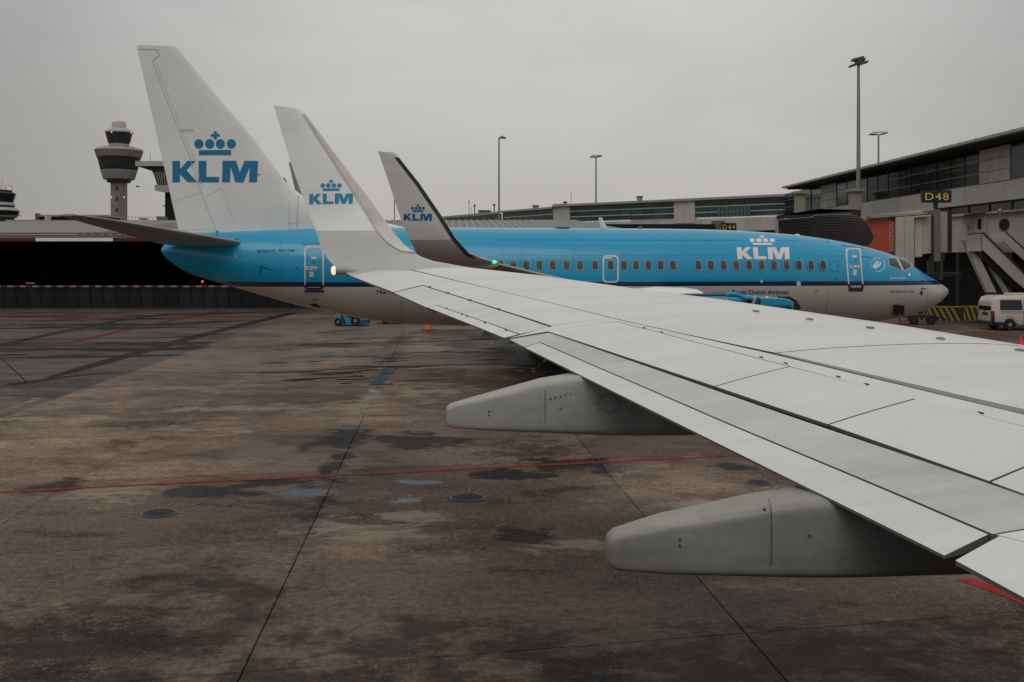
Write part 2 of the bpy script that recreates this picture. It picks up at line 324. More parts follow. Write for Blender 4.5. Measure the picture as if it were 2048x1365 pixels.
M['tar'] = worn('tar_seal', (.010, .012, .013), .66); M['bluemark'] = worn('blue_mark', (.05, .11, .16), .5); M['newred'] = mat('fresh_red_paint', (.33, .022, .018), .55, var=.15, scale=4, spec=.08); M['gmark'] = worn('green_mark', (.10, .13, .07), .5); M['ymark'] = worn('yellow_line', (.24, .17, .09), .55)
strip('red_line', [(-120, 991), (0, 985), (500, 960), (1000, 935.5), (1500, 910), (1750, 898)], .14, M['redline'])
strip('red_line', [(1930, 1160), (1972, 1174), (2010, 1187), (2048, 1203), (2100, 1230)], .2, M['newred'])
strip('red_line', [(640, 683), (800, 675), (1000, 667)], .22, M['redold'])
strip('green_mark', [(716, 687.5), (737, 687)], .7, M['gmark'])
strip('blue_mark', [(752, 770), (783, 735)], [.35, .6], M['bluemark'])
strip('white_mark', [(726, 835), (752, 778)], [.22, .4], M['whiteline'])
strip('white_mark', [(303, 873), (340, 857)], [.12, .55], M['whiteline'])
lane = bpy.data.objects['taxi_lane']
strip('red_line', [(60, 703), (200, 672), (330, 644), (445, 622)], .55, M['redold'], .004, lane)
for pts, wd in (([(95, 757), (180, 733), (290, 702), (400, 672), (500, 647), (585, 626)], [.25, .6, .8, .8, .9, .8]), ([(0, 691), (120, 665), (230, 643), (340, 628)], .6),
                ([(-60, 706), (100, 700), (290, 699), (420, 693)], [.4, .5, .3, .2]), ([(150, 694), (270, 700), (400, 694)], .25), ([(0, 680), (300, 677), (460, 668)], .35),
                ([(20, 770), (150, 752), (250, 744)], [.5, .3, .1]), ([(300, 653), (420, 650), (560, 648)], .35), ([(380, 660), (480, 655), (540, 652)], .25), ([(0, 641), (200, 640), (310, 636)], .3)):
    strip('tar_seal', pts, wd, M['tar'], .005, lane)
strip('tar_seal', [(0, 714), (55, 766)], .05, M['tar'], .005, lane)
strip('white_line', [(0, 795), (78, 797.5), (30, 815), (-20, 836)], .22, M['whiteline'], .004, lane)
strip('yellow_line', [(1850, 641), (1905, 649), (1975, 655.5)], .16, M['ymark']); strip('white_line', [(1935, 659), (2000, 668), (2060, 674)], .16, M['whiteline']); strip('white_line', [(1880, 640), (1960, 636)], .16, M['whiteline'])
strip('tar_seal', [(520, 747), (640, 741), (760, 735), (880, 731), (1010, 727)], [.15, .22, .18, .22, .15], M['tar'], .005)
strip('tar_seal', [(600, 690), (700, 687), (820, 685), (960, 680), (1010, 678)], [.3, .6, .2, .5, .4], M['tar'], .0055)
M['streak'] = worn('rubber_streak', (.012, .012, .012), .62); M['pale'] = worn('dried_streak', (.29, .245, .20), .50)
rs = random.Random(11)
for k in range(46):
    y = rs.choice((628, 634, 640, 648, 655, 664, 674, 686, 700, 715)) + rs.uniform(-3, 3); lim = tab([(620, 600), (700, 415), (760, 230)], y); x = rs.uniform(-40, max(0, lim - 160)); L = rs.uniform(60, 260)
    x1 = min(lim - 8, x + L); sl_ = rs.uniform(-.03, .005)
    if x1 - x > 30: strip('rubber_streak', [(x, y), ((x + x1) / 2, y + sl_ * (x1 - x) / 2 + rs.uniform(-1, 1)), (x1, y + sl_ * (x1 - x))], [rs.uniform(.1, .5), rs.uniform(.5, 1.3), rs.uniform(.05, .4)], M['streak'], .0062 + k * .00003, lane)
for k in range(44):
    y = rs.uniform(658, 770); x = rs.uniform(540 - (y - 700) * .8, 1040); L = rs.uniform(25, 130); sl_ = rs.uniform(-.05, -.01)
    strip('rubber_streak', [(x, y), (x + L / 2, y + sl_ * L / 2 + rs.uniform(-.8, .8)), (x + L, y + sl_ * L)], [rs.uniform(.05, .2), rs.uniform(.2, .6), rs.uniform(.05, .2)], M['streak'], .0064 + k * .00003)
for x0, y0, x1, y1, wd in ((405, 825, 610, 812, .7), (470, 816, 600, 806, .4), (600, 814, 730, 799, .5), (370, 864, 520, 856, .35), (330, 868, 420, 862, .2), (745, 800, 845, 795, .15), (760, 818, 870, 806, .5), (800, 776, 870, 766, .8), (430, 790, 520, 778, .6), (905, 778, 950, 772, .5), (20, 846, 160, 836, .5), (150, 985, 300, 972, .4), (620, 1075, 760, 1052, .35), (740, 1060, 860, 1050, .3), (1330, 1075, 1420, 1055, .3)):
    strip('dried_streak', [(x0, y0), ((x0 + x1) / 2, (y0 + y1) / 2), (x1, y1)], [wd * .3, wd, wd * .25], M['pale'], .0052 + (x0 % 7) * .00005)
# covers sunk into the slabs
def cover(px, py, r, lab):
    g = G(px, py); th = thing('manhole_cover', lab, 'manhole cover', (g.x, g.y, 0), 'manhole covers in the apron')
    MB().lathe((g.x, g.y, 0), [(r, .004), (r, .012), (r * .98, .016), (.01, .018)], 28).build('cover', M['iron'], th)
    mb = MB(); N = 36
    for k in range(N):
        a0, a1 = 2 * math.pi * k / N, 2 * math.pi * (k + 1) / N
        q = [Vector((g.x + math.cos(a) * rr, g.y + math.sin(a) * rr, .011)) for a, rr in ((a0, r + .006), (a1, r + .006), (a1, r * 1.22), (a0, r * 1.22))]
        mb.poly(q)
    mb.build('rim', M['ring'], th)
    for k in range(11):
        a = R(k * 18 - 0) if k < 11 else 0
        d = Vector((math.cos(a), math.sin(a), 0)); n = Vector((-d.y, d.x, 0)) * random.uniform(.006, .010); c0 = Vector((g.x, g.y, .0095)); L = random.uniform(.3, .95)
        MB().poly([c0 + d * r * 1.28 + n, c0 + d * r * 1.28 - n, c0 + d * (r * 1.28 + L * .55) - n, c0 + d * (r * 1.28 + L * .55) + n]).build('painted_tick', M['tick'], th)
    MB().box((g.x - .05, g.y - .03, .018), (g.x + .05, g.y + .03, .024)).build('lifting_slot', M['black'], th)
cover(318, 1027, .23, 'dark round manhole cover below the red line, leftmost of the three')
cover(935, 996, .25, 'round manhole cover with a pale rim and painted ticks, middle of the three')
cover(1517, 966, .2, 'manhole cover partly hidden behind the nearest flap fairing')

# ------------------------------------------------------------------ printing on surfaces: polygons, lettering
def flat_poly(polys, step=7):
    bm = bmesh.new()
    for p in polys:
        vs = [bm.verts.new((x, y, 0)) for x, y in p]
        for t in geometry.tessellate_polygon([[Vector((x, y, 0)) for x, y in p]]):
            try: bm.faces.new([vs[i] for i in t])
            except ValueError: pass
    return slice_bm(bm, step)
def slice_bm(bm, step):
    bmesh.ops.triangulate(bm, faces=bm.faces[:])
    ys = [v.co.y for v in bm.verts]; xs = [v.co.x for v in bm.verts]
    for lo, hi, ax in ((min(ys), max(ys), 1), (min(xs), max(xs), 0)):
        y = math.floor(lo / step) * step + step
        while y < hi:
            no = (0, 1, 0) if ax else (1, 0, 0); cpt = (0, y, 0) if ax else (y, 0, 0)
            bmesh.ops.bisect_plane(bm, geom=bm.verts[:] + bm.edges[:] + bm.faces[:], plane_co=cpt, plane_no=no); y += step
    return bm
def finish(bm, name, fn, m, parent):
    off = woff(parent)
    for v in bm.verts: v.co = fn(v.co.x, v.co.y) - off
    me = bpy.data.meshes.new(name); bm.to_mesh(me); bm.free(); me.materials.append(m)
    o = bpy.data.objects.new(name, me); COL.objects.link(o); o.parent = parent; return o
def decal(name, polys, fn, m, parent, step=7): return finish(flat_poly(polys, step), name, fn, m, parent)
def lettering(name, text, x0, y0, width, height, fn, m, parent, shear=0., slope=0., step=7, bold=0.0, sp=1.0):
    cu = bpy.data.curves.new('lettering', 'FONT'); cu.body = text; cu.size = 1; cu.resolution_u = 3; cu.offset = bold; cu.space_character = sp
    o = bpy.data.objects.new('lettering', cu); COL.objects.link(o); bpy.context.view_layer.update()
    me = bpy.data.meshes.new_from_object(o.evaluated_get(bpy.context.evaluated_depsgraph_get())); bpy.data.objects.remove(o); bpy.data.curves.remove(cu)
    bm = bmesh.new(); bm.from_mesh(me); bpy.data.meshes.remove(me)
    xs = [v.co.x for v in bm.verts]; sx = width / (max(xs) - min(xs)); mx = min(xs); capH = .73
    for v in bm.verts:
        yy = v.co.y / capH * height
        v.co = ((v.co.x - mx) * sx + x0 + shear * yy, y0 - yy + slope * (v.co.x - mx) * sx, 0)
    if step < 50: bm = slice_bm(bm, step)
    return finish(bm, name, fn, m, parent)
def circ(cx, cy, r, n=24, ry=None): return [(cx + r * math.cos(2 * math.pi * k / n), cy + (ry or r) * math.sin(2 * math.pi * k / n)) for k in range(n)]
def klm(x0, y0, W, H, top=1.0, lean=0.0):
    K = [(193, 738), (320, 738), (320, 862), (440, 738), (572, 738), (425, 885), (600, 1078), (445, 1078), (318, 955), (318, 1078), (193, 1078)]
    L = [(622, 738), (748, 738), (748, 994), (955, 994), (952, 1078), (620, 1078)]
    Mm = [(1010, 738), (1225, 738), (1286, 925), (1360, 740), (1575, 740), (1562, 1078), (1435, 1078), (1445, 830), (1345, 1078), (1215, 1078), (1135, 820), (1128, 1078), (1000, 1078)]
    bar = [(625, 568), (1142, 568), (1142, 648), (625, 648)]
    cr = [circ(c, 470, 74) for c in (625, 800, 973, 1148)]
    X = [(868, 272), (915, 272), (915, 315), (960, 315), (960, 358), (915, 358), (915, 398), (868, 398), (868, 358), (822, 358), (822, 315), (868, 315)]
    def tr(p):
        x, y = p; yy = (y - 738) / 340 * H; yy = yy if yy > 0 else yy * top
        return (x0 + (x - 193) / 1382 * W + lean * yy, y0 + yy)
    return [[tr(p) for p in pl] for pl in (K, L, Mm)], [[tr(p) for p in pl] for pl in [bar, X] + cr]
def rr(x0, y0, x1, y1, r, step=4):
    pts = []
    def seg(a, b):
        n = max(1, int(math.hypot(b[0] - a[0], b[1] - a[1]) / step))
        for i in range(n): pts.append((lerp(a[0], b[0], i / n), lerp(a[1], b[1], i / n)))
    def arc(cx, cy, a0):
        for i in range(6): a = R(a0 + 90 * i / 6); pts.append((cx + r * math.cos(a), cy + r * math.sin(a)))
    seg((x0 + r, y0), (x1 - r, y0)); arc(x1 - r, y0 + r, -90); seg((x1, y0 + r), (x1, y1 - r)); arc(x1 - r, y1 - r, 0)
    seg((x1 - r, y1), (x0 + r, y1)); arc(x0 + r, y1 - r, 90); seg((x0, y1 - r), (x0, y0 + r)); arc(x0 + r, y0 + r, 180)
    return pts
def ring(name, lo, li, fn, m, parent):
    mb = MB(); n = len(lo); A = [fn(*p) for p in lo]; B = [fn(*p) for p in li]
    mb.add(A + B, [(i, (i + 1) % n, (i + 1) % n + n, i + n) for i in range(n)])
    return mb.build(name, m, parent)
def inset(loop, d):
    cx = sum(p[0] for p in loop) / len(loop); xs = [p[0] for p in loop]; ys = [p[1] for p in loop]
    hx, hy = (max(xs) - min(xs)) / 2, (max(ys) - min(ys)) / 2; cx, cy = (max(xs) + min(xs)) / 2, (max(ys) + min(ys)) / 2
    return [(cx + (x - cx) * (hx - d) / hx, cy + (y - cy) * (hy - d) / hy) for x, y in loop]
def line(p, q, wd=1.2):                            # a thin seam between two points
    d = Vector((q[0] - p[0], q[1] - p[1])); n = Vector((-d.y, d.x)).normalized() * wd / 2
    return [(p[0] + n.x, p[1] + n.y), (q[0] + n.x, q[1] + n.y), (q[0] - n.x, q[1] - n.y), (p[0] - n.x, p[1] - n.y)]

def naca(u): return 2.6 * (.2969 * math.sqrt(max(u, 0)) - .126 * u - .3516 * u * u + .2843 * u ** 3 - .1036 * u ** 4) / .26
US = [0, .01, .03, .07, .13, .22, .34, .48, .62, .76, .88, .96, 1]
def foil(L, T, n, th):                             # closed section: leading edge, trailing edge, normal, half thickness
    up = [lerp(L, T, u) + n * th * naca(u) for u in US]; dn = [lerp(L, T, u) - n * th * naca(u) for u in US[1:-1]]
    return up + dn[::-1]

# ------------------------------------------------------------------ our own aircraft: left wing, winglet, fuselage, engine
own = thing('passenger_jet', 'foreground jet whose pale grey wing runs from the right edge to its raised winglet', 'aircraft', (0, -1.88, 0))
def zp(Y): return 3.78 - .105 * (15.5 - Y)
def on_plane(px, py, dz=0):
    k = (py - HY) / F; Y = (EYE - 3.78 - dz + .105 * 15.5) / (.105 + k); return P(px, py, Y)
TEt = sorted([(p.y, p.x) for p in (on_plane(*q) for q in ((690, 548), (746, 568.5), (820, 600), (960, 657), (1015, 676), (1063, 700), (1136, 735), (1230, 780), (1400, 860), (1571, 950), (1666, 999), (1892, 1109), (2010, 1172), (2048, 1191)))] + [(2.4, 2.45), (.2, 2.6), (-.8, 2.6)])
LEt = []
for q in ((900, 536), (985, 545), (1119, 561), (1350, 594), (1496, 613), (1720, 646), (1869, 668), (2048, 697)):
    p = on_plane(*q, 0); c = 1.5 + .36 * (15.5 - p.y)
    p = on_plane(*q, .57 * .06 * c); c = 1.5 + .36 * (15.5 - p.y); LEt.append((p.y, p.x + .1 * c))
LEt += [(4, LEt[-1][1] + .60 * (LEt[-1][0] - 4)), (-.8, LEt[-1][1] + .60 * (LEt[-1][0] - 4) + 4.4)]
LEt.sort()
def hfun(u):
    u = min(max(u, 0), 1)
    return 1 - ((u - .35) / .65) ** 2 if u > .35 else 1 - ((.35 - u) / .35) ** 2.5
def ztop(X, Y):
    le, te = tab(LEt, Y), tab(TEt, Y); c = le - te; return zp(Y) + .06 * c * hfun((le - X) / c)
def hit(px, py):
    Y = 1.6; k = (py - HY) / F; dx = (px - CX) / F; prev = Y
    while Y < 15.6:
        le, te = tab(LEt, Y), tab(TEt, Y)
        if EYE - k * Y < ztop(dx * Y, Y) and te - .6 < dx * Y < le + .2: break
        prev = Y; Y += .03
    lo, hi = prev, Y
    for _ in range(30):
        md = (lo + hi) / 2
        if EYE - k * md < ztop(dx * md, md): hi = md
        else: lo = md
    return Vector((dx * hi, hi))
def rim(mb, q, thick, up, gap, nu, nv):
    """a skin plate on the wing: plan corners front-out, front-in, rear-in, rear-out"""
    fo, fi, ri, ro = q; g = gap if isinstance(gap, (tuple, list)) else (gap,) * 4     # front, inboard, rear, outboard
    span, ch = (fi - fo).length, (ro - fo).length; span2, ch2 = (ri - ro).length, (ri - fi).length
    T, B = [], []
    for j in range(nv + 1):
        rt, rb = [], []
        for i in range(nu + 1):
            u = lerp(g[3] / ((span + span2) / 2), 1 - g[1] / ((span + span2) / 2), i / nu)
            v = lerp(g[0] / max(.05, lerp(ch, ch2, u)), 1 - g[2] / max(.05, lerp(ch, ch2, u)), j / nv)
            p = lerp(lerp(fo, fi, u), lerp(ro, ri, u), v); z = ztop(p.x, p.y)
            rt.append(Vector((p.x, p.y, z + up))); rb.append(Vector((p.x, p.y, z + up - (thick if not isinstance(thick, tuple) else lerp(thick[0], thick[1], v)))))
        T.append(rt); B.append(rb)
    W = nu + 1; nside = 0; vs = [p for r in T for p in r] + [p for r in B for p in r]; o = W * (nv + 1); fs = []
    for j in range(nv):
        for i in range(nu):
            a = j * W + i; fs += [(a, a + 1, a + W + 1, a + W), (o + a, o + a + W, o + a + W + 1, o + a + 1)]
    bd = [i for i in range(W)] + [j * W + nu for j in range(1, nv + 1)] + [nv * W + i for i in range(nu - 1, -1, -1)] + [j * W for j in range(nv - 1, 0, -1)]
    mb.add(vs, fs); k0 = len(mb.v) - len(vs)
    for a, b in zip(bd, bd[1:] + bd[:1]): mb.f.append([k0 + a, k0 + o + a, k0 + o + b, k0 + b]); mb.m.append(1)
    return mb
def grime(m, amount=.2, along=(.5, 3.2, 1), specks=True):
    t = m.node_tree; b = t.nodes['Principled BSDF']; src = b.inputs['Base Color'].links[0].from_socket; pos = nd(t, 'ShaderNodeNewGeometry').outputs['Position']
    a = noise(t, mapping(t, pos, along, (0, 0, R(-5))), 1.1, 7, .68, .3); h = noise(t, pos, .35, 3, .5)
    k = mth(t, 'MULTIPLY', ramp(t, a, .46, .74), ramp(t, h, .38, .62, .25, 1))
    c = mixc(t, mth(t, 'MULTIPLY', k, amount), src, (.16, .13, .10))
    if specks:
        sp = noise(t, pos, 26, 2, .5); c = mixc(t, ramp(t, sp, .72, .78, 0, .35), c, (.12, .11, .10))
    t.links.new(c, b.inputs['Base Color'])
    t.links.new(ramp(t, a, .3, .7, .36, .52), b.inputs['Roughness'])
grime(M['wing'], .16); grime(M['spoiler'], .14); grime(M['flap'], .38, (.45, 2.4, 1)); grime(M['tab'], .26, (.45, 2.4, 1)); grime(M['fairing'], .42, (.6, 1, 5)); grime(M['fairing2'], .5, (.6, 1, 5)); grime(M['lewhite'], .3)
def plate(name, px, m, thick=.022, up=0., gap=.008, nu=16, nv=6, parent=own):
    q = [hit(*p) if not isinstance(p, Vector) else p for p in px]
    return rim(MB(), q, thick, up, gap, nu, nv).build(name, [m, M['groove']], parent, smooth=True, auto=30)
# rear spar: where the fixed box ends and flap or aileron begin
spar = sorted([(h.y, h.x) for h in (hit(*q) for q in ((846, 570.5), (996, 617.5), (1097, 661), (1266, 719), (1432, 773), (1659, 849), (1982, 963)))])
rings = []
for k in range(46):
    Y = lerp(-.8, 14.62, k / 45); le, te = tab(LEt, Y), tab(TEt, Y); c = le - te
    end = te if Y > hit(846, 570).y + .05 or Y < hit(1985, 1066).y - 1.2 else tab(spar, Y) + .03
    end = max(end, te + .02); ue = (le - end) / c
    up = [Vector((le - u * ue * c, Y, ztop(le - u * ue * c, Y) - .022)) for u in US[1:]]
    dn = [Vector((le - u * ue * c, Y, zp(Y) - .05 * c * math.sin(math.pi * min(1, max(0, (u * ue) ** .6))) - .03)) for u in US[1:]]
    rings.append([Vector((le, Y, zp(Y) - .02))] + up + dn[::-1])
MB().loft(rings).build('wing_box', M['groove'], own, smooth=True, auto=50)
def le_pt(Y, u=.0): return Vector((tab(LEt, Y) - u * (tab(LEt, Y) - tab(TEt, Y)), Y))
# upper skins ahead of the long spanwise seam, wrapped over the leading edge
A = [(823, 540), (1000, 583), (1180, 625.5), (1360, 667), (1546, 706), (1790, 764), (2048, 825), (2300, 884)]
Ah = [hit(*p) for p in A]
def skin(name, ys, seam, m, gap=.012):
    mb = MB(); rows = []
    for Y, s in zip(ys, seam):
        le, te = tab(LEt, Y), tab(TEt, Y); c = le - te; row = []
        for j in range(15):
            u = (j / 14) ** 2
            p = lerp(Vector((le, Y)), s, u); z = ztop(p.x, p.y) if j else zp(Y)
            row.append(Vector((p.x, p.y, z)))
        # under the nose
        row = [Vector((le - .06 * c * .6, Y, zp(Y) - .04 * c)), Vector((le - .012 * c, Y, zp(Y) - .02 * c))] + row
        d = (row[-2] - row[-1]).normalized(); row[-1] = row[-1] + d * gap; row.append(row[-1] + Vector((0, 0, -.03))); rows.append(row)
    mb.loft([r[:-1] for r in rows], caps=False, closed=False); mb.loft([r[-2:] for r in rows], 1, caps=False, closed=False)
    return mb.build(name, [m, M['groove']], own, smooth=True, auto=50)
tB = hit(1985, 687).y
def seam_at(t): # along A, t in 0..len-1
    i = min(int(t), len(Ah) - 2); return lerp(Ah[i], Ah[i + 1], t - i)
ys1 = [lerp(14.62, tB + .012, k / 24) for k in range(25)]; skin('slat_skin', ys1, [seam_at(4 * k / 24) for k in range(25)], M['wing'])
ys2 = [lerp(tB - .012, -.6, k / 24) for k in range(25)]; s2 = [seam_at(4 + 3 * min(1, k / 20)) if k <= 20 else Ah[-1] + (Ah[-1] - Ah[-2]) * .12 * (k - 20) for k in range(25)]
s2[0] = Ah[4] + (Ah[5] - Ah[4]) * .015
skin('slat_skin', ys2, s2, M['wing'])
plate('aileron_bay_skin', [(823, 541), (1222, 635.5), (1105, 653), (846, 570.5)], M['wing'], gap=(.010, .004, 0, .0), nu=20)
plate('wing_tip_skin', [(752, 541.5), (823, 541), (846, 570.5), (787, 584.6)], M['wing'], gap=(0, .0, .0, .0), nu=8)
plate('tip_trailing_skin', [(700, 544), (752, 541.5), (787, 584.6), (694, 549)], M['wing'], gap=0, nu=8)
plate('fixed_rib_skin', [(1105.5, 653), (1231, 643.2), (1097, 663), (1016, 677)], M['wing'], gap=(0, .004, 0, .005), thick=.05, nu=6)
plate('fixed_rib_skin', [(1222, 635.5), (1226, 636.3), (1231, 643.2), (1105.5, 653)], M['wing'], gap=0, thick=.02, nu=4)
plate('spar_strip', [(1224, 636), (1546, 708.5), (1580, 733.5), (1231, 643)], M['wing'], gap=(.016, .0, .008, .0), nu=14, nv=3)
plate('spar_strip', [(1546, 709), (2048, 829), (2048, 854), (1580, 733.5)], M['wing'], gap=(.004, 0, .008, 0), nu=14, nv=3)
plate('spar_strip', [(2048, 829), (2300, 889), (2300, 918), (2048, 854)], M['wing'], gap=(.004, 0, .008, 0), nu=6, nv=3)
plate('seam_stripe', [(1549, 705.5), (2048, 820), (2048, 829.5), (1549, 708)], M['sealant'], thick=.015, up=.0035, gap=0, nu=30, nv=1)
plate('seam_stripe', [(2048, 820), (2300, 879), (2300, 889), (2048, 829.5)], M['sealant'], thick=.015, up=.0035, gap=0, nu=8, nv=1)
for q in ([(1231, 643.5), (1580, 734), (1432, 773), (1097, 663)], [(1580, 734), (1832, 798), (1659, 849), (1432, 773)], [(1832, 798), (2177, 887), (1982, 963), (1659, 849)], [(2177, 887), (2420, 950), (2260, 1065), (1982, 963)]):
    plate('spoiler', q, M['spoiler'], thick=(.03, .02), up=.002, gap=(.007, .006, -.008, .009), nu=14)
ail = MB(); q1 = [hit(*p) for p in ((846, 571), (1105, 654), (1040, 667.5), (874, 609.5))]; q2 = [hit(*p) for p in ((846, 571), (874, 609.5), (853, 614), (787, 584.6))]
rim(ail, q1, (.09, .03), -.006, (.014, .008, .002, 0), 14, 5); rim(ail, q2, (.09, .015), -.006, (.0, 0, 0, .012), 5, 5)
ail = ail.build('aileron', [M['tab'], M['groove']], own, smooth=True, auto=30)
plate('aileron_tab', [(875, 610), (1040, 668), (1008, 675), (854, 614)], M['wing'], thick=(.03, .012), up=-.004, gap=(.014, .008, 0, .008), parent=ail)
flap = MB(); q1 = [hit(*p) for p in ((1097, 664), (2180, 1034), (1984, 1066), (1079, 683))]; q2 = [hit(*p) for p in ((1097, 664), (1079, 683), (1049, 693), (1018, 677))]
rim(flap, q1, (.16, .07), -.006, (.004, 0, .003, 0), 26, 6); rim(flap, q2, (.16, .02), -.008, (.0, 0, 0, .012), 4, 5)
flap = flap.build('flap', [M['flap'], M['groove']], own, smooth=True, auto=30)
plate('flap_tab', [(1079, 683), (1982, 1066), (1893, 1109), (1049, 693)], M['tab'], thick=(.06, .015), up=-.010, gap=(.005, .012, 0, .006), nu=26, parent=flap)
plate('inboard_flap', [(1992, 1069), (2330, 1150), (2330, 1345), (1903, 1115)], M['wing'], thick=(.12, .02), up=-.004, gap=(.0, .0, 0, .02), nu=12)
plate('inboard_flap', [(2190, 1037), (2420, 1085), (2330, 1150), (1992, 1068)], M['wing'], thick=.1, up=-.004, gap=(.0, .0, 0, .0), nu=8)
# small fittings on the upper surface
def fitting(name, px, py, sx, sy, h, m=M['sealant'], rot=0):
    p = hit(px, py); z = ztop(p.x, p.y)
    d = Vector((math.cos(rot), math.sin(rot), 0)); n = Vector((-d.y, d.x, 0)); b = Vector((p.x, p.y, z - .003))
    MB().loft([[b + d * sx * a * k + n * sy * c * k + Vector((0, 0, h * i)) for a, c in ((-1, -1), (1, -1), (1, 1), (-1, 1))] for i, k in ((0, 1), (.7, .95), (1, .6))]).build(name, m, own)
for x, y in ((1512, 624), (1619, 640), (1740, 657), (1881, 679), (2040, 702)): fitting('edge_fitting', x, y, .035, .016, .02, M['sealant'], R(-60))
for x, y in ((1288, 656), (1323, 664.5), (1522, 715), (1571, 727), (1676, 754), (1733, 769), (1961, 826.5)): fitting('spoiler_hinge', x, y, .026, .007, .010, M['dmetal'], R(100))
for x, y in ((893, 616), (924, 628), (934, 631.5), (970, 644.5), (1012, 659.5)): fitting('tab_hinge', x, y + 1, .022, .008, .010, M['dmetal'], R(-75))
for x, y in ((860, 574), (896, 586), (940, 600), (997, 618)): fitting('aileron_hinge', x, y, .03, .02, .008, M['black'], R(-75))
# winglet
def sect_map(secs, sign_off):
    ys = [(t[1] + l[1]) / 2 for t, l, *_ in secs]
    def fn(px, py, extra=0):
        k = 0
        while k < len(secs) - 2 and py > ys[k + 1]: k += 1
        v = (py - ys[k]) / (ys[k + 1] - ys[k]); (t0, l0, y0, n0, h0), (t1, l1, y1, n1, h1) = secs[k], secs[k + 1]
        T, L = lerp(P(*t0, y0), P(*t1, y1), v), lerp(P(*l0, y0), P(*l1, y1), v); n = lerp(n0, n1, v); h = lerp(h0, h1, v)
        tx, lx = T.x / T.y * F + CX, L.x / L.y * F + CX; u = min(max((lx - px) / (lx - tx), 0.0), 1)
        return lerp(L, T, u) + n * (h * naca(u) + .005 + extra)
    return fn
def winglet(raw, m, parent, thk=.045):
    pts = [(P(*t, y) + P(*l, y)) / 2 for t, l, y in raw]; secs = []
    for i, (t, l, y) in enumerate(raw):
        d = pts[max(i - 1, 0)] - pts[min(i + 1, len(raw) - 1)]; n = Vector((0, -d.z, d.y)).normalized()
        secs.append((t, l, y, n, thk * (P(*l, y) - P(*t, y)).length))
    mb = MB(); mb.loft([foil(P(*l, y), P(*t, y), n, h) for t, l, y, n, h in secs])
    return mb.build('winglet', m, parent, smooth=True, auto=40), sect_map(secs, 1)
rawA = [((547, 211), (601, 219), 16.12), ((551, 224), (610, 226), 16.11), ((584.5, 335), (693, 336), 15.98), ((610, 406), (746, 406), 15.88), ((629.6, 457), (781, 457), 15.78), ((643, 496), (813, 495), 15.6), ((657, 520), (842, 515), 15.36), ((671, 535), (872, 526), 15.02), ((688, 547), (905, 536.5), 14.6)]
def proj(p): return (CX + F * p.x / p.y, HY + F * (EYE - p.z) / p.y)
rawA[-1] = (proj(Vector((tab(TEt, 14.6), 14.6, zp(14.6)))), proj(Vector((tab(LEt, 14.6), 14.6, zp(14.6)))), 14.6)
wl, wmap = winglet(rawA, M['wlet'], own)
K1, K2 = klm(619, 389, 88, 20.5)
decal('logo_letters', K1, wmap, M['lblue'], wl); decal('logo_crown', K2, wmap, M['lblue'], wl)
lex = [(227, 611), (336, 692), (406, 745), (435, 766), (457, 780), (470, 789), (495, 812), (515, 841)]
outer = [(tab(lex, y) - 1.2, y) for y in [228 + k * 8 for k in range(35)] + [507, 512]]
inner = [(tab(lex, y) - 1.2 - lerp(5, 31, min(1, (y - 222) / 240)) * (1 if y < 462 else 1.0), y) for y in [228 + k * 8 for k in range(35)] + [507, 512]]
mb = MB(); mb.loft([[wmap(lerp(a[0], b[0], k / 5), lerp(a[1], b[1], k / 5), .006) for k in range(6)] for a, b in zip(outer, inner)], caps=False, closed=False); mb.build('edge_strip', M['lewhite'], wl, smooth=True)
decal('strip_seam', [line(a, b, 1.1) for a, b in zip(inner[:-2], inner[1:-1])], lambda x, y: wmap(x, y, .009), M['fseam'], wl, 60)
mb = MB()
for off in (3, ):
    for k in range(58):
        y = 232 + k * 4.2; x = tab([(b[1], b[0]) for b in inner], y) + off; mb.poly([wmap(cx_, cy_, .010) for cx_, cy_ in circ(x, y, .75, 6)])
mb.build('rivets', M['rivet'], wl, kind='stuff')
# tip light on the trailing edge
c = P(670, 541.5, 14.8)
MB().lathe(c - Vector((.02, 0, 0)), [(.02, -.035), (.05, -.028), (.066, -.008), (.066, .02)], 14, axis='X').build('tip_lamp', M['warm'], own)
mb = MB().tube([c + Vector((.02, 0, 0)), c + Vector((.16, -.0, .0)), c + Vector((.42, -.02, -.005))], [.064, .06, .012], 12); mb.build('lamp_fairing', M['fairing'], own, smooth=True)
# flap track fairings
def fairing(cx0, cy0, st, m):
    """stations: (distance forward of the tip, half width, bottom z, top z)"""
    ax = Vector((math.cos(R(5)), math.sin(R(5)), 0)); sx = Vector((-ax.y, ax.x, 0)); rings = []
    for s, hw, zb, zt, r in st:
        o = Vector((cx0, cy0, 0)) + ax * s; ring_ = []; hh = (zt - zb) / 2; zc = (zt + zb) / 2
        for k in range(28):
            a = 2 * math.pi * k / 28; ca, sa = math.cos(a), math.sin(a)
            ex = r; ring_.append(o + sx * hw * math.copysign(abs(ca) ** ex, ca) + Vector((0, 0, zc + hh * math.copysign(abs(sa) ** ex, sa))))
        rings.append(ring_)
    return MB().loft(rings).build('flap_track_fairing', m, own, smooth=True, auto=60), ax, sx
st1 = [(-.010, .045, 2.61, 2.70, .6), (.0, .07, 2.575, 2.725, .5), (.03, .09, 2.56, 2.745, .34), (.3, .135, 2.54, 2.815, .28), (.77, .175, 2.52, 2.935, .26), (1.10, .19, 2.505, 2.985, .26), (1.30, .19, 2.49, 2.96, .3), (1.75, .19, 2.475, 2.9, .5), (2.3, .18, 2.47, 2.85, .6), (3.2, .13, 2.55, 2.85, .7), (4.0, .05, 2.75, 2.85, .8)]
f1, ax, sx = fairing(-.525, 8.06, st1, M['fairing'])
